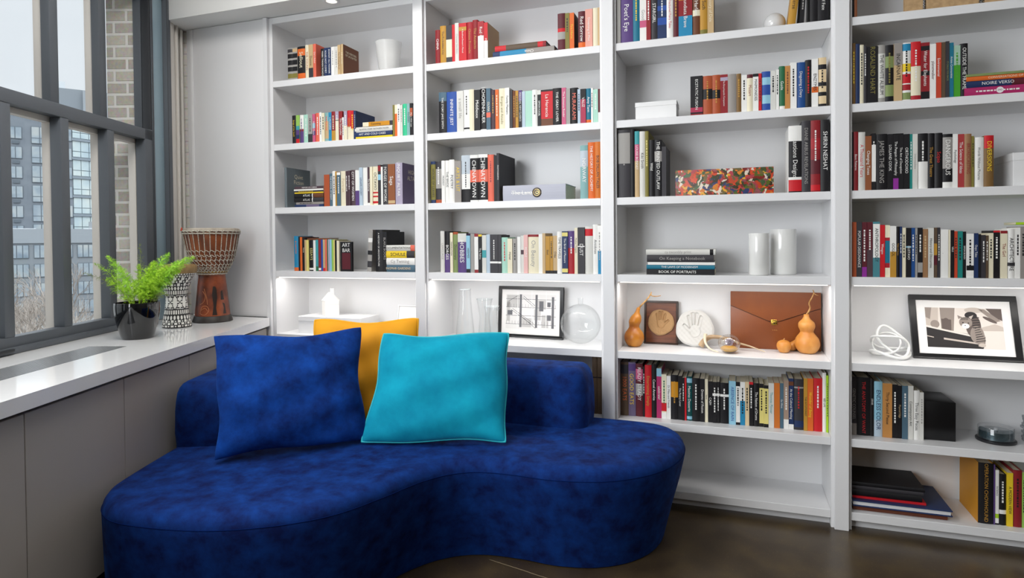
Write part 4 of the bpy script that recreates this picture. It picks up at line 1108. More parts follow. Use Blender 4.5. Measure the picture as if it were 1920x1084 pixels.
for (a, b), (c, d) in zip(hp, hp[1:] + hp[:1]): hb.quad((c, -.032, d), (a, -.032, b), (a, .032, b), (c, .032, d))
hb.build('walls', WCER, hs, fix=True, bevel=.001, seg=1)
rf = MB(); rf.poly([(-.045, -.035, .0895), (-.045, .035, .0895), (0, .035, .1375), (0, -.035, .1375)]); rf.poly([(.045, -.035, .0895), (0, -.035, .1375), (0, .035, .1375), (.045, .035, .0895)])
ro = rf.build('roof', WCER, hs); sd = ro.modifiers.new('thickness', 'SOLIDIFY'); sd.thickness = .003; sd.offset = 1
MB().box(-.004, .014, -.026, -.008, .115, .162).build('chimney', WCER, hs, bevel=.001, seg=1)
MB().box(-.0425, .0425, -.0324, .0324, .0655, .0665).build('lid_seam', mat('seam_grey', 'c0beba', .6), hs)
def frame(name, label, loc, rotz, lean, wd, h, rail, matw, mframe=BLKF, dp=.018, cat='picture frame'):
    t = thing(name, label, cat, loc); t.rotation_mode = 'QUATERNION'
    t.rotation_quaternion = Matrix.Rotation(rotz, 4, 'Z').to_quaternion() @ Matrix.Rotation(-lean, 4, 'X').to_quaternion()
    f = MB(); f.box(0, wd, 0, dp, 0, rail); f.box(0, wd, 0, dp, h - rail, h); f.box(0, rail, 0, dp, rail, h - rail); f.box(wd - rail, wd, 0, dp, rail, h - rail)
    f.build('frame', mframe, t, bevel=.0008, seg=1)
    MB().box(rail - .002, wd - rail + .002, .006, dp - .002, rail - .002, h - rail + .002).build('mat_board', MATBOARD, t)
    return t
frame('picture_frame', 'small white framed card half hidden by the post, window-side bookcase lit shelf', (-1.875, .215, Z5), 0, radians(10), .22, .165, .006, .02, WBOX)
# glass vessels
def vessel(name, label, x, y, prof, wall=.0022, cat='vase', base=None):
    t = thing(name, label, cat, (x, y, Z5)); tub('glass_body', prof, wall, CLEAR, t)
    r, z = prof[-1]
    MB().tube([(r * cos(2 * pi * k / 48) - .001 * cos(2 * pi * k / 48), (r - .001) * sin(2 * pi * k / 48), z) for k in range(48)], .0016, 6, closed=True).build('rim', mat('glass_rim', 'c9d0d2', .1, spec=.8), t, smooth=60)
    return t
vessel('conical_flask', 'tallest clear glass flask, narrowing to its rim, leftmost of the three vessels', -1.402, .15, [(.050, 0), (.053, .006), (.050, .05), (.042, .13), (.035, .21), (.033, .272)])
vessel('glass_vase', 'clear glass vase with a narrow waist standing behind the other two vessels', -1.318, .232, [(.036, 0), (.038, .008), (.032, .07), (.028, .11), (.036, .165), (.045, .212)])
v3 = vessel('glass_jug', 'short clear glass jug with a spout beside the framed fire escape print', -1.243, .142, [(.036, 0), (.038, .006), (.0375, .06), (.034, .12), (.033, .155), (.037, .182)], cat='jug')
MB().tube([(.036, -.004, .165), (.043, -.006, .176), (.052, -.008, .186)], [.010, .009, .006], 10).build('spout', CLEAR, v3, smooth=60)
# fire escape print
pr = frame('picture_frame', 'black framed black and white fire escape print behind the round glass bottle', (-1.252, .262, Z5), radians(-4.5), radians(4.5), .385, .285, .019, .03)
ink = MB(); G = random.Random(4)
X0, X1, Zb, Zt = .045, .343, .048, .240
def rect(mb, x0, x1, z0, z1, m=0, y=.0052): mb.quad((x0, y, z0), (x1, y, z0), (x1, y, z1), (x0, y, z1), m)
def line(mb, a, b, wdt, m=0, y=.0050):
    d = Vector((b[0] - a[0], b[1] - a[1])); d.normalize(); nx, nz = -d.y * wdt / 2, d.x * wdt / 2
    mb.quad((a[0] - nx, y, a[1] - nz), (b[0] - nx, y, b[1] - nz), (b[0] + nx, y, b[1] + nz), (a[0] + nx, y, a[1] + nz), m)
rect(ink, X0, X1, Zb, Zt, 0, .0056)
for x0, x1, z0, z1 in ((.05, .125, .17, .235), (.14, .205, .06, .11), (.215, .255, .10, .16), (.26, .30, .06, .13), (.05, .07, .09, .20), (.235, .285, .16, .21)): rect(ink, x0, x1, z0, z1, 1, .0054)
for x in (.128, .222): rect(ink, x, x + .013, Zb + .01, Zt, 2)
rect(ink, .318, .332, Zb + .01, Zt - .01, 2); rect(ink, .292, .312, .175, .20, 2); rect(ink, .292, .315, .10, .13, 2)
rect(ink, .245, .27, .15, .205, 2); rect(ink, .055, .085, .125, .15, 2)
for z in (.075, .122, .168, .214): line(ink, (X0, z), (X1, z), .0022, 2)
for a, b in (((.075, .155), (.205, .075)), ((.085, .16), (.215, .08)), ((.145, .225), (.21, .175)), ((.15, .232), (.22, .18)), ((.14, .12), (.225, .055)), ((.06, .2), (.12, .235))): line(ink, a, b, .002, 3)
for i in range(34):
    x = X0 + .004 + i * .0088; zz = .168 if i % 2 else .075; line(ink, (x, zz), (x, zz + .018), .001, 3)
for x in (.115, .2, .285): rect(ink, x, x + .002, .035, .26, 4, .0048)
ink.build('printed_picture', [mat('print_paper', 'dcdad8', .8), mat('print_pale_grey', 'b9b7b5', .8), mat('print_dark_grey', '66666a', .8), mat('print_ink', '3a3a3e', .8), mat('print_white', 'efefee', .8)], pr.children[1])
# round bottle with an opening in its side
bt = thing('glass_bottle', 'round clear glass bottle with short neck and an opening in its side', 'bottle', (-.748, .150, Z5))
bm_ = MB(); R_ = .104; hole = Vector((-.30, -.93, .12)).normalized()
for rr in (R_, R_ - .002):
    N1, N2 = 48, 64; i0 = len(bm_.v)
    for j in range(N1 + 1):
        th = .125 + (pi - .125) * j / N1
        for k in range(N2): ph = 2 * pi * k / N2; bm_.v.append((rr * sin(th) * cos(ph), rr * sin(th) * sin(ph), R_ + rr * cos(th)))
    for j in range(N1):
        for k in range(N2):
            a = i0 + j * N2 + k; b = i0 + j * N2 + (k + 1) % N2
            cc = Vector(bm_.v[a]) - Vector((0, 0, R_))
            if cc.normalized().dot(hole) > cos(radians(33)): continue
            bm_.f.append((a, a + N2, b + N2, b)); bm_.m.append(0)
bm_.build('glass_body', CLEAR, bt, smooth=80)
hx = hole.orthogonal().normalized(); hy = hole.cross(hx)
MB().tube([hole * (R_ * cos(radians(33))) + (hx * cos(2 * pi * k / 48) + hy * sin(2 * pi * k / 48)) * (R_ * sin(radians(33))) + Vector((0, 0, R_)) for k in range(48)], .0022, 8, closed=True).build('opening_rim', CLEAR, bt, smooth=80)
MB().lathe([(.0135, .2065), (.0125, .225), (.014, .238), (.0125, .238), (.011, .225), (.012, .2065)], 32, cap0=False, cap1=False).build('neck', CLEAR, bt, smooth=60)
# gourds
ORG = mottled('gourd_skin', [(0.3, '9c5510'), (0.55, 'b87420'), (0.75, 'c98c3c')], 14, .38, 5, bump_s=.03)
ORG2 = mottled('gourd_skin_pale', [(0.3, 'bb742a'), (0.55, 'cc8c42'), (0.75, 'd6a05c')], 14, .42, 5, bump_s=.03)
STEM = mottled('gourd_stem', [(0.35, '9a6f3a'), (0.65, 'c29a62')], 60, .8)
def smooth_prof(pts, n=6): return [(max(p.x, .0002), p.y) for p in catmull([(a, b, 0) for a, b in pts], n, False)]
def gourd(label, x, y, prof, axis, stem, m, z=Z5, rot=(0, 0, 0)):
    t = thing('gourd', label, 'gourd', (x, y, z)); t.rotation_euler = rot
    MB().lathe(smooth_prof(prof), 40, axis=axis).build('gourd_body', m, t, smooth=80)
    for s, rad in stem:
        s = catmull(s, 6, False); MB().tube(s, [rad[0] + (rad[1] - rad[0]) * k / (len(s) - 1) for k in range(len(s))], 8).build('stem', STEM, t, smooth=80)
    return t
ax1 = lambda z: (.5 * max(0, z - .10) ** 1.35 * 1.1, 0)
t1 = ax1(.196)[0]
gourd('orange bottle gourd with long forked stem beside the wooden framed handprint', -.472, .150, [(.0002, 0), (.03, .004), (.048, .035), (.045, .066), (.027, .094), (.0255, .108), (.0305, .128), (.026, .150), (.013, .170), (.0095, .19), (.0085, .197), (.0002, .198)], ax1,
      [([(t1, 0, .194), (t1 + .016, -.01, .212), (t1 + .045, -.015, .243), (t1 + .062, -.02, .268), (t1 + .066, -.02, .279)], (.0048, .0025)), ([(t1 + .062, -.02, .268), (t1 + .070, -.02, .259), (t1 + .092, -.022, .258), (t1 + .112, -.022, .262)], (.0026, .0016))], ORG)
gourd('largest pale orange gourd with tall twisted stem before the brown briefcase', .330, .190, [(.0002, 0), (.034, .004), (.0535, .036), (.050, .068), (.031, .096), (.0295, .106), (.0365, .126), (.034, .144), (.019, .160), (.0125, .172), (.011, .182), (.0002, .184)], lambda z: (-.006 * z / .18, 0),
      [([(-.006, 0, .181), (.004, 0, .196), (.010, 0, .216), (.006, 0, .236), (.018, 0, .262), (.026, 0, .285), (.022, 0, .298)], (.0042, .002)), ([(.026, 0, .284), (.034, .0, .276), (.046, .0, .272)], (.002, .001))], ORG2)
gourd('small round pale orange gourd in front of the briefcase, third bookcase lit shelf', .226, .175, [(.0002, 0), (.02, .004), (.032, .03), (.025, .052), (.0002, .063)], None, [([(0, 0, .062), (.004, 0, .068)], (.003, .002))], ORG2)
gourd('tiny pale orange gourd with slanting neck wedged between two larger gourds', .266, .232, [(.0002, 0), (.016, .004), (.022, .022), (.017, .038), (.009, .05), (.007, .066), (.0002, .067)], lambda z: (.9 * max(0, z - .03), 0), [([(.033, 0, .066), (.038, 0, .071)], (.003, .0015))], ORG2, Z5 + .002)
# framed clay hand print and plaster hand print
def hand_height(u, v, flip=1):
    """depth field of a small child's open hand, about 1 deep inside the print"""
    u *= flip; best = 9
    segs = [((0, -.10), (0, -.02), .17)] + [((-.13 + .085 * i, .08), (-.20 + .135 * i, (.40, .50, .50, .40)[i]), .047) for i in range(4)] + [((.12, -.10), (.34, .10), .05)]
    for (ax_, ay), (bx, by), r in segs:
        px, py = u - ax_, v - ay; dx, dy = bx - ax_, by - ay; L = dx * dx + dy * dy + 1e-9
        t = max(0, min(1, (px * dx + py * dy) / L)); q = sqrt((px - t * dx) ** 2 + (py - t * dy) ** 2) - r
        best = min(best, q)
    return max(0, min(1, (.02 - best) / .05))
def print_disc(name, parent, R, th, m, loc, flip=1, seed=0, extra=None):
    rnd = random.Random(seed); ph = [rnd.uniform(0, 6.3) for _ in range(6)]
    n = 120; nr = 56; mb = MB()
    def edge(a): return R * (1 + .022 * sin(3 * a + ph[0]) + .014 * sin(5 * a + ph[1]) + .006 * sin(11 * a + ph[2]))
    mb.v.append((0, 0, 0))
    for j in range(1, nr + 1):
        for k in range(n):
            a = 2 * pi * k / n; q = j / nr; r = edge(a) * q
            x, z = r * cos(a), r * sin(a); u, v = x / R * .62, z / R * .62
            hgt = hand_height(u, v, flip); y = -th + .0065 * hgt - .0030 * (1 if .02 < hgt < .5 else 0) + .0006 * sin(40 * u + ph[3]) * sin(37 * v + ph[4])
            if extra: y += extra(u, v)
            if q > .9: y += (q - .9) * 10 * th * .35
            mb.v.append((x, y, z))
    mb.v[0] = (0, mb.v[1][1], 0)
    for k in range(n): mb.f.append((0, 1 + k, 1 + (k + 1) % n)); mb.m.append(0)
    for j in range(nr - 1):
        for k in range(n):
            a, b = 1 + j * n + k, 1 + j * n + (k + 1) % n; mb.f.append((a, a + n, b + n, b)); mb.m.append(0)
    i0 = len(mb.v)
    for k in range(n): x, y, z = mb.v[1 + (nr - 1) * n + k]; mb.v.append((x * .99, 0, z * .99))
    for k in range(n):
        a, b = 1 + (nr - 1) * n + k, 1 + (nr - 1) * n + (k + 1) % n; mb.f.append((a, i0 + k, i0 + (k + 1) % n, b)); mb.m.append(0)
    mb.f.append(tuple(i0 + k for k in range(n))); mb.m.append(0)
    return mb.build(name, m, parent, loc, smooth=60, fix=True)
WOODB = mottled('warm_brown_wood', [(0.3, '4a2412'), (0.6, '6e3a1c'), (0.8, '84491f')], 8, .4, 6, stretch=(1, 1, 7))
fh = frame('picture_frame', 'small dark wooden frame holding a tan clay handprint', (-.436, .243, Z5), 0, radians(9), .170, .224, .010, 0, mottled('dark_frame_wood', [(.3, '22140d'), (.7, '3a2215')], 20, .4), .022)
fh.children[1].data.materials[0] = WOODB; fh.children[1].name = 'wooden_backing'
print_disc('clay_disc', fh, .066, .011, bump(mat('tan_clay', 'a9855c', .9), 400, .4), (.085, .006, .113), 1, 3, lambda u, v: .0016 * (1 if (v < -.36 and abs(sin(26 * u)) < .35 and u * u + v * v < .3) else 0))
pd = thing('plaster_handprint', 'round white plaster disc with a child handprint, leaning beside the wooden frame', 'plaque', (-.182, .240, Z5 + .0895)); pd.rotation_euler = (radians(-9), 0, 0)
print_disc('plaster_disc', pd, .092, .016, bump(mat('white_plaster', 'c9c7c3', .95), 300, .15), (0, 0, 0), -1, 9)
# horns and glass paperweight
HORN = mottled('horn_ivory', [(0.3, '75553a'), (0.5, 'b59a78'), (0.7, 'cfbd9e')], 9, .45, 4)
h1 = thing('horn', 'long curved brown and cream horn lying behind the glass paperweight', 'horn', (0, .19, Z5))
hp_ = catmull([(-.150, .0, .012), (-.136, -.005, .036), (-.108, -.01, .058), (-.062, -.012, .060), (-.019, -.012, .052), (.026, -.015, .036), (.084, -.025, .022), (.142, -.04, .004)], 8, False)
MB().tube(hp_, [.015 - .0135 * k / (len(hp_) - 1) for k in range(len(hp_))], 14).build('horn_body', HORN, h1, smooth=80)
h2 = thing('horn', 'short cream horn curving down to the front left of the glass paperweight', 'horn', (0, .14, Z5))
hp_ = catmull([(-.126, .012, .078), (-.130, .005, .055), (-.122, -.012, .028), (-.098, -.035, .010), (-.066, -.055, .003)], 8, False)
MB().tube(hp_, [.0088 - .0072 * k / (len(hp_) - 1) for k in range(len(hp_))], 14).build('horn_body', mat('ivory', 'd8c9ae', .5), h2, smooth=80)
gb = thing('glass_paperweight', 'round clear glass paperweight with amber swirl beside the horns', 'paperweight', (-.018, .098, Z5))
REAL = mat('solid_glass', 'ffffff', .0)
REAL.node_tree.nodes['Principled BSDF'].inputs['Transmission Weight'].default_value = 1.0; REAL.node_tree.nodes['Principled BSDF'].inputs['IOR'].default_value = 1.45
MB().lathe([(.050 * sin(pi * k / 28) + .0001, .044 - .044 * cos(pi * k / 28)) for k in range(29)], 48).build('glass_ball', thin_glass('paperweight_glass', (.95, .93, .9), .7, 1.6, .08), gb, smooth=80)
MB().lathe([(.040 * sin(pi * k / 20) + .0001, .020 - .0155 * cos(pi * k / 20)) for k in range(21)], 40).build('amber_core', mat('amber_glass', 'c99a3e', .15, spec=.8), gb, smooth=80)
MB().tube([(.020 * (1 - k / 60) * cos(k * .42), -.006 + .004 * sin(k * .3), .050 + .020 * (1 - k / 60) * sin(k * .42)) for k in range(60)], .0022, 6).build('swirl', mat('lilac_swirl', '9a90a8', .2), gb, smooth=80)
# briefcase
LEA = mottled('brown_leather', [(0.25, '673011'), (0.55, '7f4218'), (0.8, '93541f')], 3.5, .42, 6, bump_s=.06)
bc = thing('briefcase', 'flat chestnut leather document case with brass clasp standing on the lit shelf', 'briefcase', (-.012, .246, Z5)); bc.rotation_euler = (radians(-4), 0, 0)
BW, BH = .408, .279
MB().box(0, BW, .004, .030, 0, BH).build('case_body', LEA, bc, bevel=.004, seg=2)
fp = [(0.001, BH + .001), (.001, BH - .070), (BW * .20, BH - .103), (BW * .42, BH - .140), (BW * .49, BH - .146), (BW * .56, BH - .140), (BW * .78, BH - .106), (BW - .001, BH - .074), (BW - .001, BH + .001)]
fo = MB(); fo.poly([(x, -.0005, z) for x, z in fp]); fo.poly([(x, .0040, z) for x, z in reversed(fp)])
for (a, b), (c, d) in zip(fp, fp[1:] + fp[:1]): fo.quad((a, -.0005, b), (a, .0040, b), (c, .0040, d), (c, -.0005, d))
flp = fo.build('flap', LEA, bc, fix=True)
MB().tube([(x, -.0005, z) for x, z in fp[1:8]], .0011, 6).build('flap_edge', mat('dark_leather_edge', '2c130a', .6), flp, smooth=60)
BRASS = mat('brass', 'c9a24a', .25, 1.0)
cl = MB(); cl.box(BW * .49 - .013, BW * .49 + .013, -.0035, -.0005, BH - .160, BH - .134); cl.box(BW * .49 - .007, BW * .49 + .007, -.006, -.0035, BH - .157, BH - .143)
cl.build('clasp', BRASS, flp, bevel=.0015); MB().box(BW * .49 - .0018, BW * .49 + .0018, -.0064, -.0058, BH - .153, BH - .147).build('keyhole', BLKF, flp)
text('initials', 'K.W.A.', .008, (BW * .5, .0036, BH - .185), basis_quat((1, 0, 0), (0, 0, 1)), mat('gilt', 'b78a4e', .4), bc)
# wire knot
kn = thing('wire_sculpture', 'white tangled loop sculpture beside the framed cat photograph', 'sculpture', (.665, .170, Z5)); 
def loop(f, n=140, r=.0065): return MB().tube([f(2 * pi * k / n) for k in range(n)], r, 10, closed=True)
WKN = mat('white_gloss_wire', 'e4e4e2', .3)
loop(lambda t: (.078 * cos(t), .05 * sin(t) + .01 * cos(2 * t), .020 + .012 * sin(2 * t + .5))).build('wire_loop', WKN, kn, smooth=80)
loop(lambda t: (.062 * cos(t) + .010, .035 * sin(t), .076 + .058 * sin(t - .5) + .006 * cos(3 * t)), r=.0060).build('wire_loop', WKN, kn, smooth=80)
loop(lambda t: (.070 * cos(t + .4) - .006, .045 * cos(t * 1 + 2.0), .070 + .036 * sin(t + .1) + .004 * sin(3 * t)), r=.0055).build('wire_loop', WKN, kn, smooth=80)
loop(lambda t: (.055 * sin(t) - .015, .045 * cos(t), .066 + .042 * sin(t + 1.3)), r=.0042).build('wire_loop', WKN, kn, smooth=80)
# framed cat photograph
cf = frame('picture_frame', 'black framed sepia photograph of a tabby cat, right-hand bookcase lit shelf', (.762, .192, Z5), 0, radians(18), .408, .293, .025, .02)
CM = [mat('photo_' + str(i) if False else 'photo_tone_' + n_, h_, .7) for i, (n_, h_) in enumerate((('pale', 'd9d0c8'), ('light', 'bcb0a6'), ('mid', '8c8078'), ('dark', '5b4f4a'), ('black', '211c1d'), ('white', 'e9e5e1')))]
ph_ = MB(); PX, PZ, PW, PHH = .060, .055, .290, .180
def pp(pts, m, y): ph_.poly([(PX + a * PW, y, PZ + b * PHH) for a, b in pts], m)
def ell(cx, cy, rx, ry, m, y, rot=0, n=28): pp([(cx + rx * cos(t) * cos(rot) - ry * sin(t) * sin(rot) * PHH / PW, cy + (rx * cos(t) * sin(rot) * PW / PHH + ry * sin(t) * cos(rot))) for t in [2 * pi * k / n for k in range(n)]], m, y)
Y0 = .0058
pp([(0, 0), (1, 0), (1, 1), (0, 1)], 0, Y0)
pp([(0, .55), (.16, .50), (.18, 1), (0, 1)], 1, Y0 - .0001); pp([(0, .75), (.06, .7), (.09, 1), (0, 1)], 2, Y0 - .0002); pp([(.20, .45), (.36, .42), (.40, 1), (.20, 1)], 2, Y0 - .0001); pp([(.21, .45), (.33, .43), (.34, .7), (.21, .72)], 3, Y0 - .0002); ell(.27, .62, .05, .12, 3, Y0 - .00025); ell(.12, .58, .06, .1, 2, Y0 - .0002)
pp([(.80, 1), (1, 1), (1, .70), (.90, .78)], 3, Y0 - .0001); pp([(.70, .98), (.78, .98), (.98, .70), (.90, .66)], 2, Y0 - .0002); ell(.64, .95, .12, .07, 1, Y0 - .0002); ell(.84, .72, .10, .04, 3, Y0 - .0003, -.5); pp([(.68, .50), (.90, .62), (1, .55), (1, .45), (.74, .44)], 1, Y0 - .0001)
pp([(0, 0), (.72, 0), (.75, .14), (.76, .30), (.46, .38), (.22, .46), (0, .54)], 4, Y0 - .0004)
pp([(0, .54), (.34, .42), (.74, .28), (.74, .235), (.34, .375), (0, .50)], 0, Y0 - .0006); pp([(.22, .20), (.74, .09), (.75, .125), (.22, .245)], 1, Y0 - .0006); pp([(0, .265), (.09, .235), (.09, .255), (0, .29)], 1, Y0 - .0006)
ell(.62, .56, .10, .30, 3, Y0 - .0008); ell(.66, .34, .09, .22, 2, Y0 - .00085); pp([(.66, .05), (.74, .05), (.755, .34), (.64, .36)], 2, Y0 - .0009); ell(.60, .82, .08, .09, 4, Y0 - .0009)
ell(.525, .64, .085, .135, 2, Y0 - .001); pp([(.435, .72), (.425, .82), (.485, .77)], 2, Y0 - .0011); pp([(.60, .72), (.635, .83), (.57, .78)], 1, Y0 - .0011)
ell(.52, .55, .05, .065, 5, Y0 - .0012); ell(.49, .635, .013, .013, 4, Y0 - .0013); ell(.56, .625, .013, .013, 4, Y0 - .0013); ell(.515, .565, .009, .010, 4, Y0 - .0013)
for i in range(5): pp([(.47 + .02 * i, .70), (.478 + .02 * i, .70), (.482 + .019 * i, .77), (.474 + .019 * i, .77)], 4, Y0 - .0014)
for i in range(7): z_ = .16 + .055 * i; pp([(.635 + .01 * sin(i), z_), (.76 - .012 * i, z_ + .035), (.76 - .012 * i, z_ + .052), (.635, z_ + .018)], 4, Y0 - .0014)
for i in range(5): z_ = .50 + .06 * i; pp([(.61, z_), (.71, z_ + .02), (.70, z_ + .038), (.61, z_ + .02)], 4, Y0 - .0014)
ell(.71, .09, .045, .05, 1, Y0 - .0014)
ph_.build('photograph', CM, cf.children[1])

# ------------------------------------------------------------------ other shelf objects
FROST = mat('frosted_glass', 'e8e8e6', .25); FROST.node_tree.nodes['Principled BSDF'].inputs['Alpha'].default_value = .45
vz = thing('glass_vase', 'frosted white glass vase alone at the right of the window-side bookcase top shelf', 'vase', (-1.852, .13, 2.2174))
tub('vase_body', [(.050, 0), (.054, .004), (.060, .06), (.068, .12), (.075, .185)], .003, FROST, vz)
lid_box('storage_box', 'white lidded box beside the leftmost black book, third bookcase second shelf', 'box', (-.447, .045, 1.8464), 0, .197, .14, .087, .022, WBOX)
gl = thing('glass_globe', 'white glass globe beside the leaning gilt book, third bookcase top shelf', 'globe', (.184, .125, 2.2174))
MB().lathe([(.048 * sin(.25 + (pi - .25) * k / 26) + .0001, .0465 - .048 * cos(.25 + (pi - .25) * k / 26)) for k in range(27)], 48).build('globe_body', mat('milky_glass', 'd8d8d8', .12, coat=.5), gl, smooth=80)
for x, y, r, h, lb in ((.114, .085, .0448, .193, 'narrower white cylinder vase standing in front of the wider one'), (.223, .165, .0575, .211, 'wider white cylinder vase standing behind the narrower one')):
    t = thing('cylinder_vase', lb, 'vase', (x, y, 1.1019), 0, 'white cylinder vases'); tub('vase_body', [(r - .003, 0), (r, .003), (r, h - .002), (r - .001, h)], .004, mat('white_porcelain', 'e2e2df', .18, coat=.4), t)
PAINT = mat('abstract_paint', '8a2416', .4)
def paint_strokes(m):
    n, l, b = nodes_of(m)
    tc = n.new('ShaderNodeTexCoord'); ns = n.new('ShaderNodeTexNoise'); ad = n.new('ShaderNodeVectorMath'); sc_ = n.new('ShaderNodeVectorMath'); vo = n.new('ShaderNodeTexVoronoi'); sp = n.new('ShaderNodeSeparateColor'); r = n.new('ShaderNodeValToRGB'); n2 = n.new('ShaderNodeTexNoise'); mx = n.new('ShaderNodeMix'); bp = n.new('ShaderNodeBump')
    ns.inputs['Scale'].default_value = 14; ns.inputs['Detail'].default_value = 5; sc_.operation = 'SCALE'; sc_.inputs['Scale'].default_value = .15; ad.operation = 'ADD'
    vo.inputs['Scale'].default_value = 58; n2.inputs['Scale'].default_value = 120; n2.inputs['Detail'].default_value = 4; mx.data_type = 'RGBA'; mx.blend_type = 'OVERLAY'; mx.inputs['Factor'].default_value = .5
    l.new(tc.outputs['Object'], ns.inputs['Vector']); l.new(ns.outputs['Color'], sc_.inputs[0]); l.new(sc_.outputs[0], ad.inputs[0]); l.new(tc.outputs['Object'], ad.inputs[1]); l.new(ad.outputs[0], vo.inputs['Vector'])
    l.new(vo.outputs['Color'], sp.inputs[0]); l.new(sp.outputs['Red'], r.inputs['Fac']); l.new(ad.outputs[0], n2.inputs['Vector']); l.new(r.outputs['Color'], mx.inputs['A']); l.new(n2.outputs['Color'], mx.inputs['B']); l.new(mx.outputs['Result'], b.inputs['Base Color'])
    l.new(n2.outputs['Fac'], bp.inputs['Height']); bp.inputs['Strength'].default_value = .5; bp.inputs['Distance'].default_value = .002; l.new(bp.outputs['Normal'], b.inputs['Normal'])
    cols = ['2c3a1c', 'b8401c', '53601f', '7a1d14', 'd07a22', '3a2a18', 'a83a44', 'd8ccba', '2e3a64', 'c8441e', 'd8a02c', '3f4a22', '8c4a50', '8a2a1a', '6a5a30', '405a38']
    cr = r.color_ramp; cr.interpolation = 'CONSTANT'
    while len(cr.elements) < len(cols): cr.elements.new(.5)
    for i, (e, c) in enumerate(zip(cr.elements, cols)): e.position = i / len(cols); e.color = (*lin(c), 1)
paint_strokes(PAINT)
pt = thing('painting', 'long unframed abstract painting in swirling red, orange and green, third bookcase', 'painting', (-.257, .034, 1.4744)); pt.rotation_euler = (radians(-3), 0, 0)
MB().box(0, .432, 0, .018, 0, .1225).build('canvas', PAINT, pt, bevel=.0015)
lid_box('storage_box', 'white lidded box at the right end of the right-hand bookcase third shelf', 'box', (1.070, .035, 1.4744), 0, .30, .24, .136, .032, WBOX)
bb = thing('black_box', 'glossy black cube shaped box standing beside the white paperbacks', 'box', (.775, .088, .3984))
MB().box(0, .118, 0, .20, 0, .166).build('box_body', mat('black_gloss', '0e0e10', .3), bb, bevel=.0015)
MB().box(.118, .1184, .002, .198, .030, .0305).build('lid_line', mat('lid_line_grey', '3a3a3c', .5), bb)
cd_ = thing('disc_spindle', 'clear tub of recordable discs on a black base beside the disc cases', 'disc tub', (1.058, .158, .3984))
MB().lathe([(.070, 0), (.072, .003), (.072, .010), (.066, .013)], 56).build('base', mat('spindle_black', '1b1c1f', .35), cd_, smooth=50)
for k in range(6): MB().lathe([(.0602, .0133 + k * .0056), (.0602, .0133 + k * .0056 + .0052)], 56).build('disc', mat('disc_edge', '56696f', .2, .7), cd_, smooth=50)
MB().lathe([(.0075, .046), (.0075, .054), (.0001, .055)], 24).build('spindle', mat('spindle_clear', 'c9ccd0', .1), cd_, smooth=50)
MB().lathe([(.064, .0105), (.064, .060), (.062, .0625), (.0001, .0635)], 56, cap0=False, cap1=False).build('cover', thin_glass('tub_cover', (.95, .96, .97), .6, 2, .06), cd_, smooth=50)
CDW = [mat('case_clear_grey', '8d9296', .15), mat('case_dark_insert', '2a2c30', .3), mat('case_white_insert', 'cfd0d0', .3), mat('case_red_insert', '8a3a34', .3)]
for k in range(10):
    t = thing('disc_case', f'clear disc case, {ORD[k + 1]} from the bottom of the stack beside the disc tub', 'disc case', (1.165 + .002 * ((k * 7) % 5), .085 + .0015 * ((k * 5) % 4), .3984 + k * .0108), radians(-1 + .8 * ((k * 3) % 4)), 'stacked disc cases')
    MB().box(0, .142, 0, .125, 0, .0104).build('case_shell', CDW[0], t, bevel=.0008, seg=1)
    MB().box(.004, .138, -.0003, .0005, .003, .0075).build('case_insert', CDW[1 + (k * 2) % 3], t)
KR = mottled('kraft_board', [(.35, 'a98a63'), (.65, 'bd9d74')], 60, .85)
ka = thing('kraft_album', 'brown kraft album with twisted cord bindings, right-hand bookcase top shelf', 'album', (.684, .012, 2.2174))
for a, b in ((0, .066), (.078, .262), (.282, .50)): MB().box(a, b, 0, .03, 0, .24).build('board', KR, ka, bevel=.001, seg=1)
for xc in (.072, .267, .277):
    MB().tube([(xc + .004 * cos(k * .9), .004 + .004 * sin(k * .9), .004 + k * .0015) for k in range(150)], .0012, 6).build('cord', mat('cord_dark', '2d2a28', .7), ka, smooth=80)

# ------------------------------------------------------------------ plant and drums on the counter
ZC_ = .8254
pot = thing('potted_fern', 'bright green feathery fern in a glossy black pot on the window counter', 'potted plant', (-2.660, -.832, ZC_))
tub('pot', smooth_prof([(.064, 0), (.068, .004), (.075, .028), (.088, .082), (.0945, .125), (.0955, .155), (.094, .170)], 4), .008, mat('black_glaze', '07080b', .07, spec=.5, coat=.4), pot)
MB().lathe([(.062, .0005), (.0655, .0045), (.063, .0055)], 48, cap0=False, cap1=False).build('foot_ring', mat('terracotta', 'a5603a', .8), pot, smooth=60)
MB().lathe([(.0001, .150), (.0855, .147)], 40, cap0=False, cap1=False).build('soil', bump(mat('potting_soil', '2a2018', .95), 150, .8), pot)
FERN = [mottled('fern_green', [(.3, '98cc18'), (.7, 'bce43a')], 30, .6), mottled('fern_light', [(.3, 'a0dc2c'), (.7, 'c6f060')], 30, .6), mottled('fern_dry', [(.3, '6d7a3a'), (.7, '8d9a50')], 30, .7)]
for m_ in FERN[:2]: m_.node_tree.nodes['Principled BSDF'].inputs['Subsurface Weight'].default_value = .0
RT = Vector((.943, .331, 0)); FW = Vector((-.331, .943, 0)); UP = Vector((0, 0, 1))
rf_ = random.Random(21)
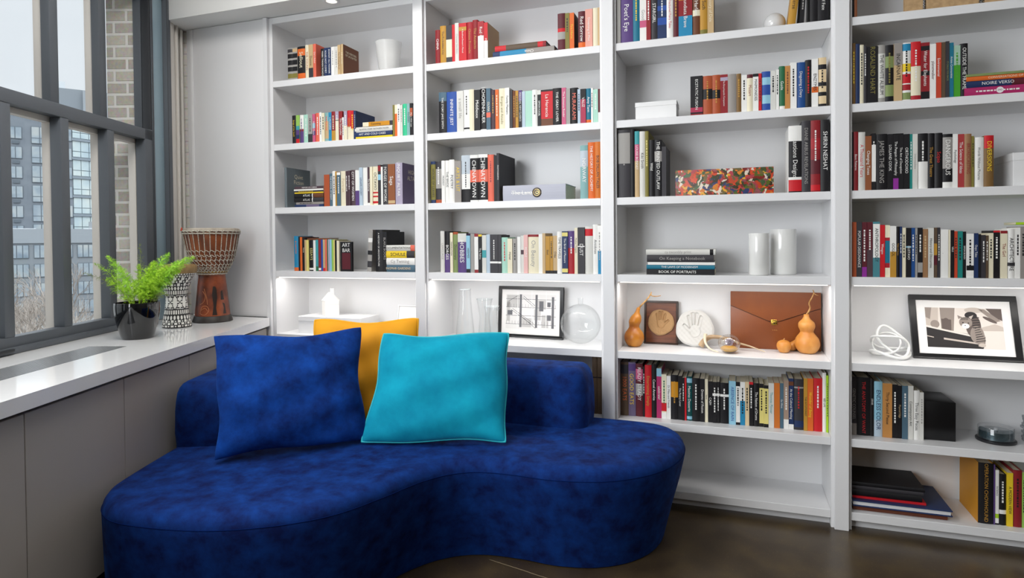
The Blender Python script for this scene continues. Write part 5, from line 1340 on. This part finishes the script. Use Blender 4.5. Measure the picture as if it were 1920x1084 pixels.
def frond(tipv, dens, wid, m, base=(0, 0), sag=.2):
    b = RT * base[0] + FW * base[1] + UP * .145
    tip = b + RT * tipv[0] + FW * tipv[1] + UP * tipv[2]
    mid = b + (tip - b) * .5 + UP * (.10 * sag * 2) - RT * (tipv[0] * .18)
    L = (tip - b).length; N = max(10, int(L / .0055))
    pts = []
    for k in range(N + 1):
        t = k / N; pts.append(b * (1 - t) ** 2 + mid * 2 * t * (1 - t) + tip * t * t)
    mb = MB(); mb.tube(pts, [.0018 * (1 - .75 * k / N) for k in range(N + 1)], 5)
    for k in range(int(N * .14), N):
        t = k / N; env = wid * (.35 + 1.0 * sin(pi * min(1, t * .80 + .12))) * (1 - t ** 4 * .8)
        tv = (pts[min(k + 1, N)] - pts[k - 1]).normalized(); s1 = tv.orthogonal().normalized(); s2 = tv.cross(s1)
        for q in range(dens):
            a = rf_.uniform(0, 2 * pi); dr = (s1 * cos(a) + s2 * sin(a) + tv * rf_.uniform(.25, .9)).normalized()
            Lb = env * rf_.uniform(.55, 1.1); n2 = max(3, int(Lb / .0035))
            sd_ = dr.cross(tv).normalized() if dr.cross(tv).length > 1e-4 else s1
            sd2 = dr.cross(sd_)
            e_ = pts[k] + dr * Lb - UP * Lb * .12
            mb.quad(pts[k] - sd_ * .0004, pts[k] + sd_ * .0004, e_ + sd_ * .0002, e_ - sd_ * .0002)
            for w_ in range(n2):
                pb = pts[k] + (e_ - pts[k]) * ((w_ + 1) / n2)
                for g_ in range(2):
                    aa = rf_.uniform(0, 2 * pi); nd = (dr * .6 + (sd_ * cos(aa) + sd2 * sin(aa)) * .9).normalized() * rf_.uniform(.006, .011)
                    pn = nd.cross(dr).normalized() * .00065
                    mb.quad(pb - pn, pb + pn, pb + nd + pn * .3, pb + nd - pn * .3)
    mb.build('frond', m, pot)
FT = [((.215, .06, .235), 4, .034, 1, (.03, .0)), ((.125, .02, .255), 5, .036, 1, (.02, 0)), ((.155, -.04, .195), 5, .034, 0, (.03, -.02)), ((.195, .03, .235), 4, .03, 1, (.03, .01)), ((.10, -.03, .215), 5, .036, 0, (.02, -.02)), ((.13, .05, .17), 4, .034, 0, (.04, .02)), ((.06, .03, .17), 4, .03, 0, (.01, .02)),
      ((.015, -.02, .13), 4, .03, 0, (0, -.02)), ((-.13, .0, .245), 4, .028, 1, (-.01, 0)), ((-.095, .04, .19), 4, .03, 0, (-.02, .01)), ((-.10, -.03, .14), 4, .03, 0, (-.02, -.01)), ((-.03, .06, .20), 3, .026, 0, (-.01, .03)),
      ((-.250, .0, .165), 1, .018, 2, (-.02, .02)), ((-.055, .09, .30), 1, .016, 2, (0, .03)), ((.045, .09, .24), 1, .018, 2, (.01, .03)), ((-.20, .02, .21), 2, .022, 0, (-.02, .01)), ((.10, .0, .06), 2, .022, 2, (.05, .0)), ((.14, .05, .215), 5, .034, 1, (.03, .01))]
for tv_, dn, wd_, mi, bs in FT: frond(tv_, dn, wd_, FERN[mi], bs)
# goblet drum with black and white inlay
gd_ = thing('goblet_drum', 'goblet shaped drum with black and white inlay between the fern and the rope drum', 'drum', (-2.800, -.480, ZC_)); gd_.scale = (.87, .87, .95)
GP = smooth_prof([(.080, 0), (.0815, .012), (.074, .055), (.064, .105), (.0595, .15), (.062, .185), (.074, .235), (.093, .275), (.109, .306)], 14)
def inlay(fr, j):
    z = (GP[j][1] + GP[j + 1][1]) / 2
    def cells(n, ph=0): return (fr * n + ph) % 1.0, int(fr * n + ph)
    def bandrow(z0, z1): return (z - z0) / (z1 - z0)
    if z < .004 or .0705 < z < .0735 or .1000 < z < .1045 or .1790 < z < .1835 or z > .304: return 1
    if z < .044:
        r = bandrow(.004, .044) * 3; u, i = cells(26); v = r % 1; 
        if (i + int(r)) % 2: return 1 if (u < .12 or v < .14) else 0
        return 0 if (.28 < u < .72 and .28 < v < .72) else 1
    if z < .0705: u, i = cells(24); v = bandrow(.044, .0705); return 0 if ((u - .5) / .34) ** 2 + ((v - .5) / .42) ** 2 < 1 else 1
    if z < .1000: u, i = cells(34); v = bandrow(.0735, .1000); return 0 if u > .42 and .06 < v < .94 else 1
    if z < .1790:
        v = bandrow(.1045, .1790); u, i = cells(7); 
        x = (u - .5) * 1.35; 
        for cy in (.26, .74):
            y = (v - cy) * 2.0; dx, dy = abs(x), abs(y); st = min(max(dx * .866 + dy * .5, dy), max(dx, 0) * 1.0 + dy * .58)
            tri1 = max(dx * .866 + y * .5, -y); tri2 = max(dx * .866 - y * .5, y)
            if min(tri1, tri2) < .22: return 0
        if abs(abs(x) - abs((v - .5) * 1.2)) < .085: return 1
        return 0 if abs(x) > .40 or .44 < v < .56 or v < .04 or v > .96 else 1
    if z < .2080: u, i = cells(34); v = bandrow(.1835, .2080); return 0 if u > .42 and .08 < v < .94 else 1
    if z < .2300: u, i = cells(26); v = bandrow(.208, .23); return 0 if ((u - .5) / .36) ** 2 + ((v - .5) / .42) ** 2 < 1 else 1
    if z < .2800:
        r = bandrow(.23, .28) * 3; u, i = cells(26, .5 * int(r)); v = r % 1
        if (i + int(r)) % 2: return 1 if (u < .12 or v < .14) else 0
        return 0 if (.28 < u < .72 and .28 < v < .72) else 1
    r = bandrow(.28, .304) * 2; u, i = cells(40, .5 * int(r)); v = r % 1; return 0 if ((u - .5) / .36) ** 2 + ((v - .5) / .40) ** 2 < 1 else 1
MB().lathe(GP, 312, m=1, mfun=inlay, cap1=False).build('shell', [mat('inlay_white', 'dedcd6', .45), mat('inlay_black', '1d1b1b', .5)], gd_, smooth=60)
MB().lathe([(.109, .3045), (.1135, .302), (.117, .318), (.118, .335), (.113, .3465), (.095, .3505), (.05, .3525), (.0001, .353)], 72, cap0=False, cap1=False).build('drumhead', mottled('hide_brown', [(.3, '6b5230'), (.55, '8d7148'), (.75, 'a38a60')], 16, .6, 5, bump_s=.1), gd_, smooth=60)
# rope tuned djembe
dj = thing('djembe', 'tall carved brown rope tuned drum, largest drum on the counter by the white panel', 'drum', (-2.80, -.235, ZC_)); dj.scale = (.86, .86, .925)
DW = mottled('carved_drum_wood', [(.34, '3a1c10'), (.5, '74351a'), (.62, '8c4523'), (.8, '9c5a34')], 9, .42, 5, bump_s=.15)
MB().lathe(smooth_prof([(.108, .0375), (.099, .12), (.090, .20), (.0815, .272), (.083, .285)], 6), 72, cap0=False, cap1=False).build('foot', DW, dj, smooth=60)
MB().lathe([(.120, 0), (.1235, .003), (.120, .014), (.1125, .032), (.1085, .0385), (.1, .0385)], 72).build('foot_band', mottled('black_band', [(.3, '16110e'), (.7, '2e2620')], 20, .5), dj, smooth=60)
BP = smooth_prof([(.083, .285), (.090, .30), (.117, .345), (.136, .39), (.148, .435), (.157, .48), (.165, .52), (.170, .555)], 8)
MB().lathe(BP, 72, cap0=False, cap1=False).build('bowl', mottled('bowl_wood', [(.3, '4f2411'), (.6, '8a4a24'), (.8, 'a9693a')], 7, .45, 5, stretch=(3, 3, .6)), dj, smooth=60)
MB().lathe([(.166, .552), (.173, .556), (.1735, .562), (.171, .568), (.155, .571), (.0001, .572)], 72, cap0=False, cap1=False).build('drumhead', mottled('hide_grey', [(.3, '8d8172'), (.7, 'bdb3a4')], 12, .7), dj, smooth=60)
# carved dark figure and carved lines on the foot
def foot_r(z): 
    P = [(.0375, .108), (.12, .099), (.20, .090), (.272, .0815)]
    for (a, ra), (b, rb) in zip(P, P[1:]):
        if z <= b: return ra + (rb - ra) * (z - a) / (b - a)
    return .0815
camang = atan2(-CAM_D + .235, 0 + 2.80)
def patch(outline, m, name, off=.0006):
    """a thin stained patch following the round foot: outline in (angle offset, height)"""
    mb = MB()
    rows = sorted(set(round(z, 4) for _, z in outline))
    zs = [min(z for _, z in outline) + (max(z for _, z in outline) - min(z for _, z in outline)) * k / 24 for k in range(25)]
    def span(z):
        xs = []
        for (a, za), (b, zb) in zip(outline, outline[1:] + outline[:1]):
            if (za <= z < zb) or (zb <= z < za): xs.append(a + (b - a) * (z - za) / (zb - za))
        return (min(xs), max(xs)) if len(xs) > 1 else None
    sp = [(z, span(z)) for z in zs]; sp = [(z, s) for z, s in sp if s]
    for (z0, s0), (z1, s1) in zip(sp, sp[1:]):
        for k in range(6):
            def P(s, z, q): a = camang + s[0] + (s[1] - s[0]) * q / 6; r = foot_r(z) + off; return (r * cos(a), r * sin(a), z)
            mb.quad(P(s0, z0, k), P(s0, z0, k + 1), P(s1, z1, k + 1), P(s1, z1, k))
    mb.build(name, m, dj)
DK = mat('carved_dark_stain', '1f120c', .5)
patch([(-.02, .045), (.26, .045), (.20, .09), (.30, .15), (.28, .20), (.18, .225), (.04, .22), (-.02, .17), (.06, .10)], DK, 'carved_figure')
patch([(.62, .05), (.86, .05), (.80, .11), (.62, .12), (.70, .085)], DK, 'carved_figure'); patch([(.52, .135), (.78, .135), (.70, .195), (.56, .185)], DK, 'carved_figure')
LGT = mat('carved_pale_line', 'b9794f', .6)
for pts_ in ([(-.75, .055), (-.45, .048), (-.22, .075), (-.35, .10), (-.65, .095), (-.75, .055)], [(-.70, .075), (-.45, .088), (-.28, .07)], [(-.80, .11), (-.55, .125), (-.45, .16), (-.65, .19)], [(-.30, .11), (-.36, .15), (-.55, .205)]):
    pl_ = catmull([(a, z, 0) for a, z in pts_], 8, False)
    MB().tube([((foot_r(p.y) + .0008) * cos(camang + p.x), (foot_r(p.y) + .0008) * sin(camang + p.x), p.y) for p in pl_], .0014, 6).build('carved_line', LGT, dj, smooth=80)
def bowl_r(z):
    for (ra, a), (rb, b) in zip(BP, BP[1:]):
        if z <= b: return ra + (rb - ra) * (z - a) / max(b - a, 1e-6)
    return BP[-1][0]
ROPE = mottled('twisted_rope', [(.35, '8f8676'), (.65, 'd6d0c2')], 240, .85)
def ring(z, r, rad, name, m=ROPE): MB().tube([(r * cos(2 * pi * k / 90) , r * sin(2 * pi * k / 90), z + .0012 * sin(k * 2.1)) for k in range(90)], rad, 8, closed=True).build(name, m, dj, smooth=80)
ring(.5535, .1745, .0048, 'rope_ring'); ring(.538, .1735, .0042, 'rope_ring'); ring(.2935, .0895, .0045, 'rope_ring'); ring(.305, .0945, .0035, 'rope_ring', mat('gold_cord', 'a9893e', .7))
NR = 30
lac = MB()
for k in range(NR):
    a = 2 * pi * k / NR
    def sp_(z, da): r = bowl_r(z) + .0030; return (r * cos(a + da), r * sin(a + da), z)
    w1 = 2 * pi / NR
    zs = [.545, .52, .49, .46, .435, .415, .395, .375, .355, .335, .315, .300]
    lac.tube([sp_(z, 0) for z in zs[:5]] + [sp_(z, w1 * .18 * (1 if i % 2 else -1)) for i, z in enumerate(zs[5:])], .0026, 6)
    lac.tube([(0.1775 * cos(a + w1 * q), .1775 * sin(a + w1 * q), .5455 + .009 * sin(pi * q)) for q in (0, .2, .4, .6, .8, 1)], .0024, 6)
for z in (.432, .404, .376, .350):
    lac.tube([((bowl_r(z) + .0038) * cos(2 * pi * k / 180), (bowl_r(z) + .0038) * sin(2 * pi * k / 180), z + .005 * sin(2 * pi * k / 180 * NR)) for k in range(180)], .0023, 6, closed=True)
for z in (.330, .314):
    lac.tube([((bowl_r(z) + .0038) * cos(2 * pi * k / 240), (bowl_r(z) + .0038) * sin(2 * pi * k / 240), z + .008 * sin(2 * pi * k / 240 * NR)) for k in range(240)], .0022, 6, closed=True)
lac.build('rope_lacing', ROPE, dj, smooth=80)
tas = MB()
for k in range(9): tas.tube([(.174 * cos(camang - 1.35) + .002 * cos(k), .174 * sin(camang - 1.35) + .002 * sin(k), .556), (.178 * cos(camang - 1.35 + .02 * (k - 4)), .178 * sin(camang - 1.35 + .02 * (k - 4)), .566 + .004 * (k % 3)), (.181 * cos(camang - 1.35 + .03 * (k - 4)), .181 * sin(camang - 1.35 + .03 * (k - 4)), .556)], .0018, 5)
tas.build('red_tassel', mat('red_yarn', 'b8442e', .9), dj)

# ------------------------------------------------------------------ outside the window
structure('ground', MB().box(-260, -6, -120, 260, -12.2, -12), mat('street_grey', '777775', .9))
BO = Vector((-114.8, 77.1, 0)); BA = Vector((.572, .820, 0)); BNn = Vector((.820, -.572, 0))
brot = atan2(BA.y, BA.x)                              # local x along the facade, local -y towards the loft
FAC = mottled('grey_facade', [(.3, '747b83'), (.7, '80878e')], .6, .9); FAC2 = mat('pale_facade', '9a9fa3', .9); WINF = mat('facade_window_frame', '5f6870', .6); WING = mottled('facade_window_glass', [(.3, '7d8c98'), (.5, '9ca7ae'), (.7, 'b4b7b4')], .35, .25, 3)
CURT = mottled('curtain_wall_glass', [(.3, 'a9bac2'), (.5, 'bccacc'), (.7, 'd0d6d0')], .25, .25, 3); SLAB = mat('floor_slab', '848e96', .8); SNOW = mat('snow', 'e8eaec', .9)
ab = thing('apartment_building', 'grey brick apartment block with stacked windows across the street', 'building', tuple(BO), brot)
MB().box(-26, 2.2, 0, 14, -12, 24.3).build('wall', FAC, ab)
ph1 = MB().box(-2.4, 6.6, 5, 13, 24.3, 30.2).build('penthouse', mat('penthouse_grey', '868c91', .9), ab)
MB().box(4.1, 8.6, 4.2, 12, 24.3, 30.0).build('penthouse', FAC2, ab)
MB().box(-.2, 1.4, 6, 8, 30.2, 31.6).build('roof_tank', mat('roof_tank', 'c8ccce', .8), ab)
MB().box(-26.2, 2.4, -.15, 0, 23.9, 24.6).build('parapet', FAC, ab)
MB().box(-26, 12, -3.0, 0, -12, 3.4).build('podium', mat('podium_grey', '868c91', .9), ab)
MB().box(-26, 12, -3.2, -3.0, 1.2, 3.7).build('podium_band', mat('podium_band', '979da2', .9), ab)
for a, b in ((-6.6, -3.2), (3.6, 6.2), (-1.2, .2)): MB().box(a, b, -2.9, -2.4, 3.4, 3.75).build('snow_drift', SNOW, ab, bevel=.1)
MB().box(4.4, 6.2, -2.6, -1.8, 3.4, 5.0).build('roof_vent', FAC2, ab)
def fwin(x0, x1, z0, z1, nx, glass, y=0.0, low=True):
    f = MB().box(x0, x1, y - .12, y - .001, z0, z1); o = f.build('window', WINF, ab)
    p = MB(); wd = (x1 - x0) / nx
    for i in range(nx):
        a, b = x0 + wd * i + .07, x0 + wd * (i + 1) - .07
        zz = z0 + (z1 - z0) * .32
        if low: p.box(a, b, y - .14, y - .11, z0 + .08, zz - .06); p.box(a, b, y - .14, y - .11, zz + .06, z1 - .08)
        else: p.box(a, b, y - .14, y - .11, z0 + .08, z1 - .08)
    p.build('pane', glass, o)
for k in range(6):
    zt = 21.6 - 3.45 * k
    for a in (-22.0, -17.4, -12.6, -6.9):
        fwin(a, a + 1.9, zt - 2.1, zt, 2, WING, low=False); MB().box(a + .5, a + 1.5, -.14, -.001, zt - 2.95, zt - 2.45).build('air_conditioner', WINF, ab)
    for a in (-16.0 + .8, -10.6 + .2):
        fwin(a, a + 1.6, zt - 2.4, zt + .1, 2, WING)
    fwin(-3.7, -1.3, zt - 2.75, zt + .25, 2, WING); fwin(-1.15, .95, zt - 1.95, zt + .25, 2, WING, low=False); MB().box(-1.1, .9, -.13, -.001, zt - 2.75, zt - 2.05).build('spandrel', WINF, ab)
    fwin(1.15, 2.15, zt - 1.95, zt + .25, 1, WING, low=False)
for k in range(4):
    zt = .9 - 3.3 * k
    for a in (-16.5, -11.5, -6.8, -3.6, -.6, 2.6, 5.6): fwin(a, a + 2.5, zt - 2.3, zt, 3, WING, y=-3.0, low=False)
gt = thing('glass_tower', 'pale glazed tower beside the grey apartment block across the street', 'building', tuple(BO + BA * 2.2 + BNn * .1), brot + radians(26))
gc_, gs_ = cos(radians(26)), sin(radians(26))
MB().prism([(x * gc_ + y * gs_, -x * gs_ + y * gc_) for x, y in ((.06, .25), (14.3, 7.2), (14.3, 14), (.06, 14))], -8, 24.2).build('wall', SLAB, gt)
for k in range(7):
    zt = 23.2 - 3.45 * k
    MB().box(-.05, 16, -.12, .2, zt + .1, zt + .55).build('floor_slab', SLAB, gt)
    p = MB()
    for i in range(11): p.box(.12 + i * 1.42, .12 + i * 1.42 + 1.3, .05, .19, zt - 1.75, zt + .05); p.box(.12 + i * 1.42, .12 + i * 1.42 + 1.3, .05, .19, zt - 2.8, zt - 1.86)
    p.build('curtain_wall', CURT, gt)
fb_ = thing('cream_building', 'pale cream tower rising behind the brick pier, far beyond the street', 'building', tuple(BO + BA * 18 - BNn * 30), brot)
MB().box(-5, 16, 0, 14, -12, 40).build('wall', mat('cream_facade', 'd3cdbf', .9), fb_); MB().box(-3.5, -1.0, 2, 6, 40, 43).build('roof_house', FAC2, fb_)
for k in range(4):
    MB().box(-3.8, -2.4, -.1, 0, 34 - 4.5 * k, 34.8 - 4.5 * k).build('window', WINF, fb_)
BARK = mottled('bare_twigs', [(.3, '8b8178'), (.7, 'aba299')], 4, .95)
def bare_tree(label, loc, height, seed, depth=6, spread=.55):
    rnd = random.Random(seed); t = thing('bare_tree', label, 'tree', loc, 0, 'bare winter trees outside the window'); trunk = MB(); tw = MB()
    def grow(p, d, L, r, lev):
        q = p + d * L * .5 + Vector((rnd.uniform(-1, 1), rnd.uniform(-1, 1), 0)) * L * .05; e = p + d * L
        (trunk if lev > depth - 2 else tw).tube([p, q, e], [r, r * .85, r * .7], 5 if lev > 2 else 3, cap=False)
        if lev == 0: return
        for i in range(2 + (rnd.random() < .75)):
            nd = (d + Vector((rnd.uniform(-1, 1), rnd.uniform(-1, 1), rnd.uniform(-.25, .7))) * spread).normalized()
            grow(p + d * L * rnd.uniform(.55, 1), nd, L * rnd.uniform(.62, .85), r * .62, lev - 1)
    grow(Vector((0, 0, 0)), Vector((0, 0, 1)), height * .30, height * .016, depth)
    trunk.build('trunk', BARK, t); tw.build('twigs', BARK, t)
def along(px, dist):
    """ground point seen past the window in direction px (tangent of the bearing from the camera axis)"""
    c, s = cos(YAW), sin(YAW); f = Vector((-s, c, 0)); r = Vector((c, s, 0)); return Vector((0, -CAM_D, 0)) + (f + r * px) * dist
for i, (tg, ds, hh) in enumerate(((-.805, 24, 11.9), (-.770, 33, 12.3), (-.735, 42, 12.6), (-.700, 24, 11.4), (-.665, 34, 11.8), (-.840, 43, 12.8), (-.870, 33, 12.2), (-.785, 52, 13))):
    p = along(tg, ds); bare_tree('bare grey tree with a dense crown of twigs outside the window', (p.x, p.y, -11.9), hh * .96, 40 + i, 7, .62)
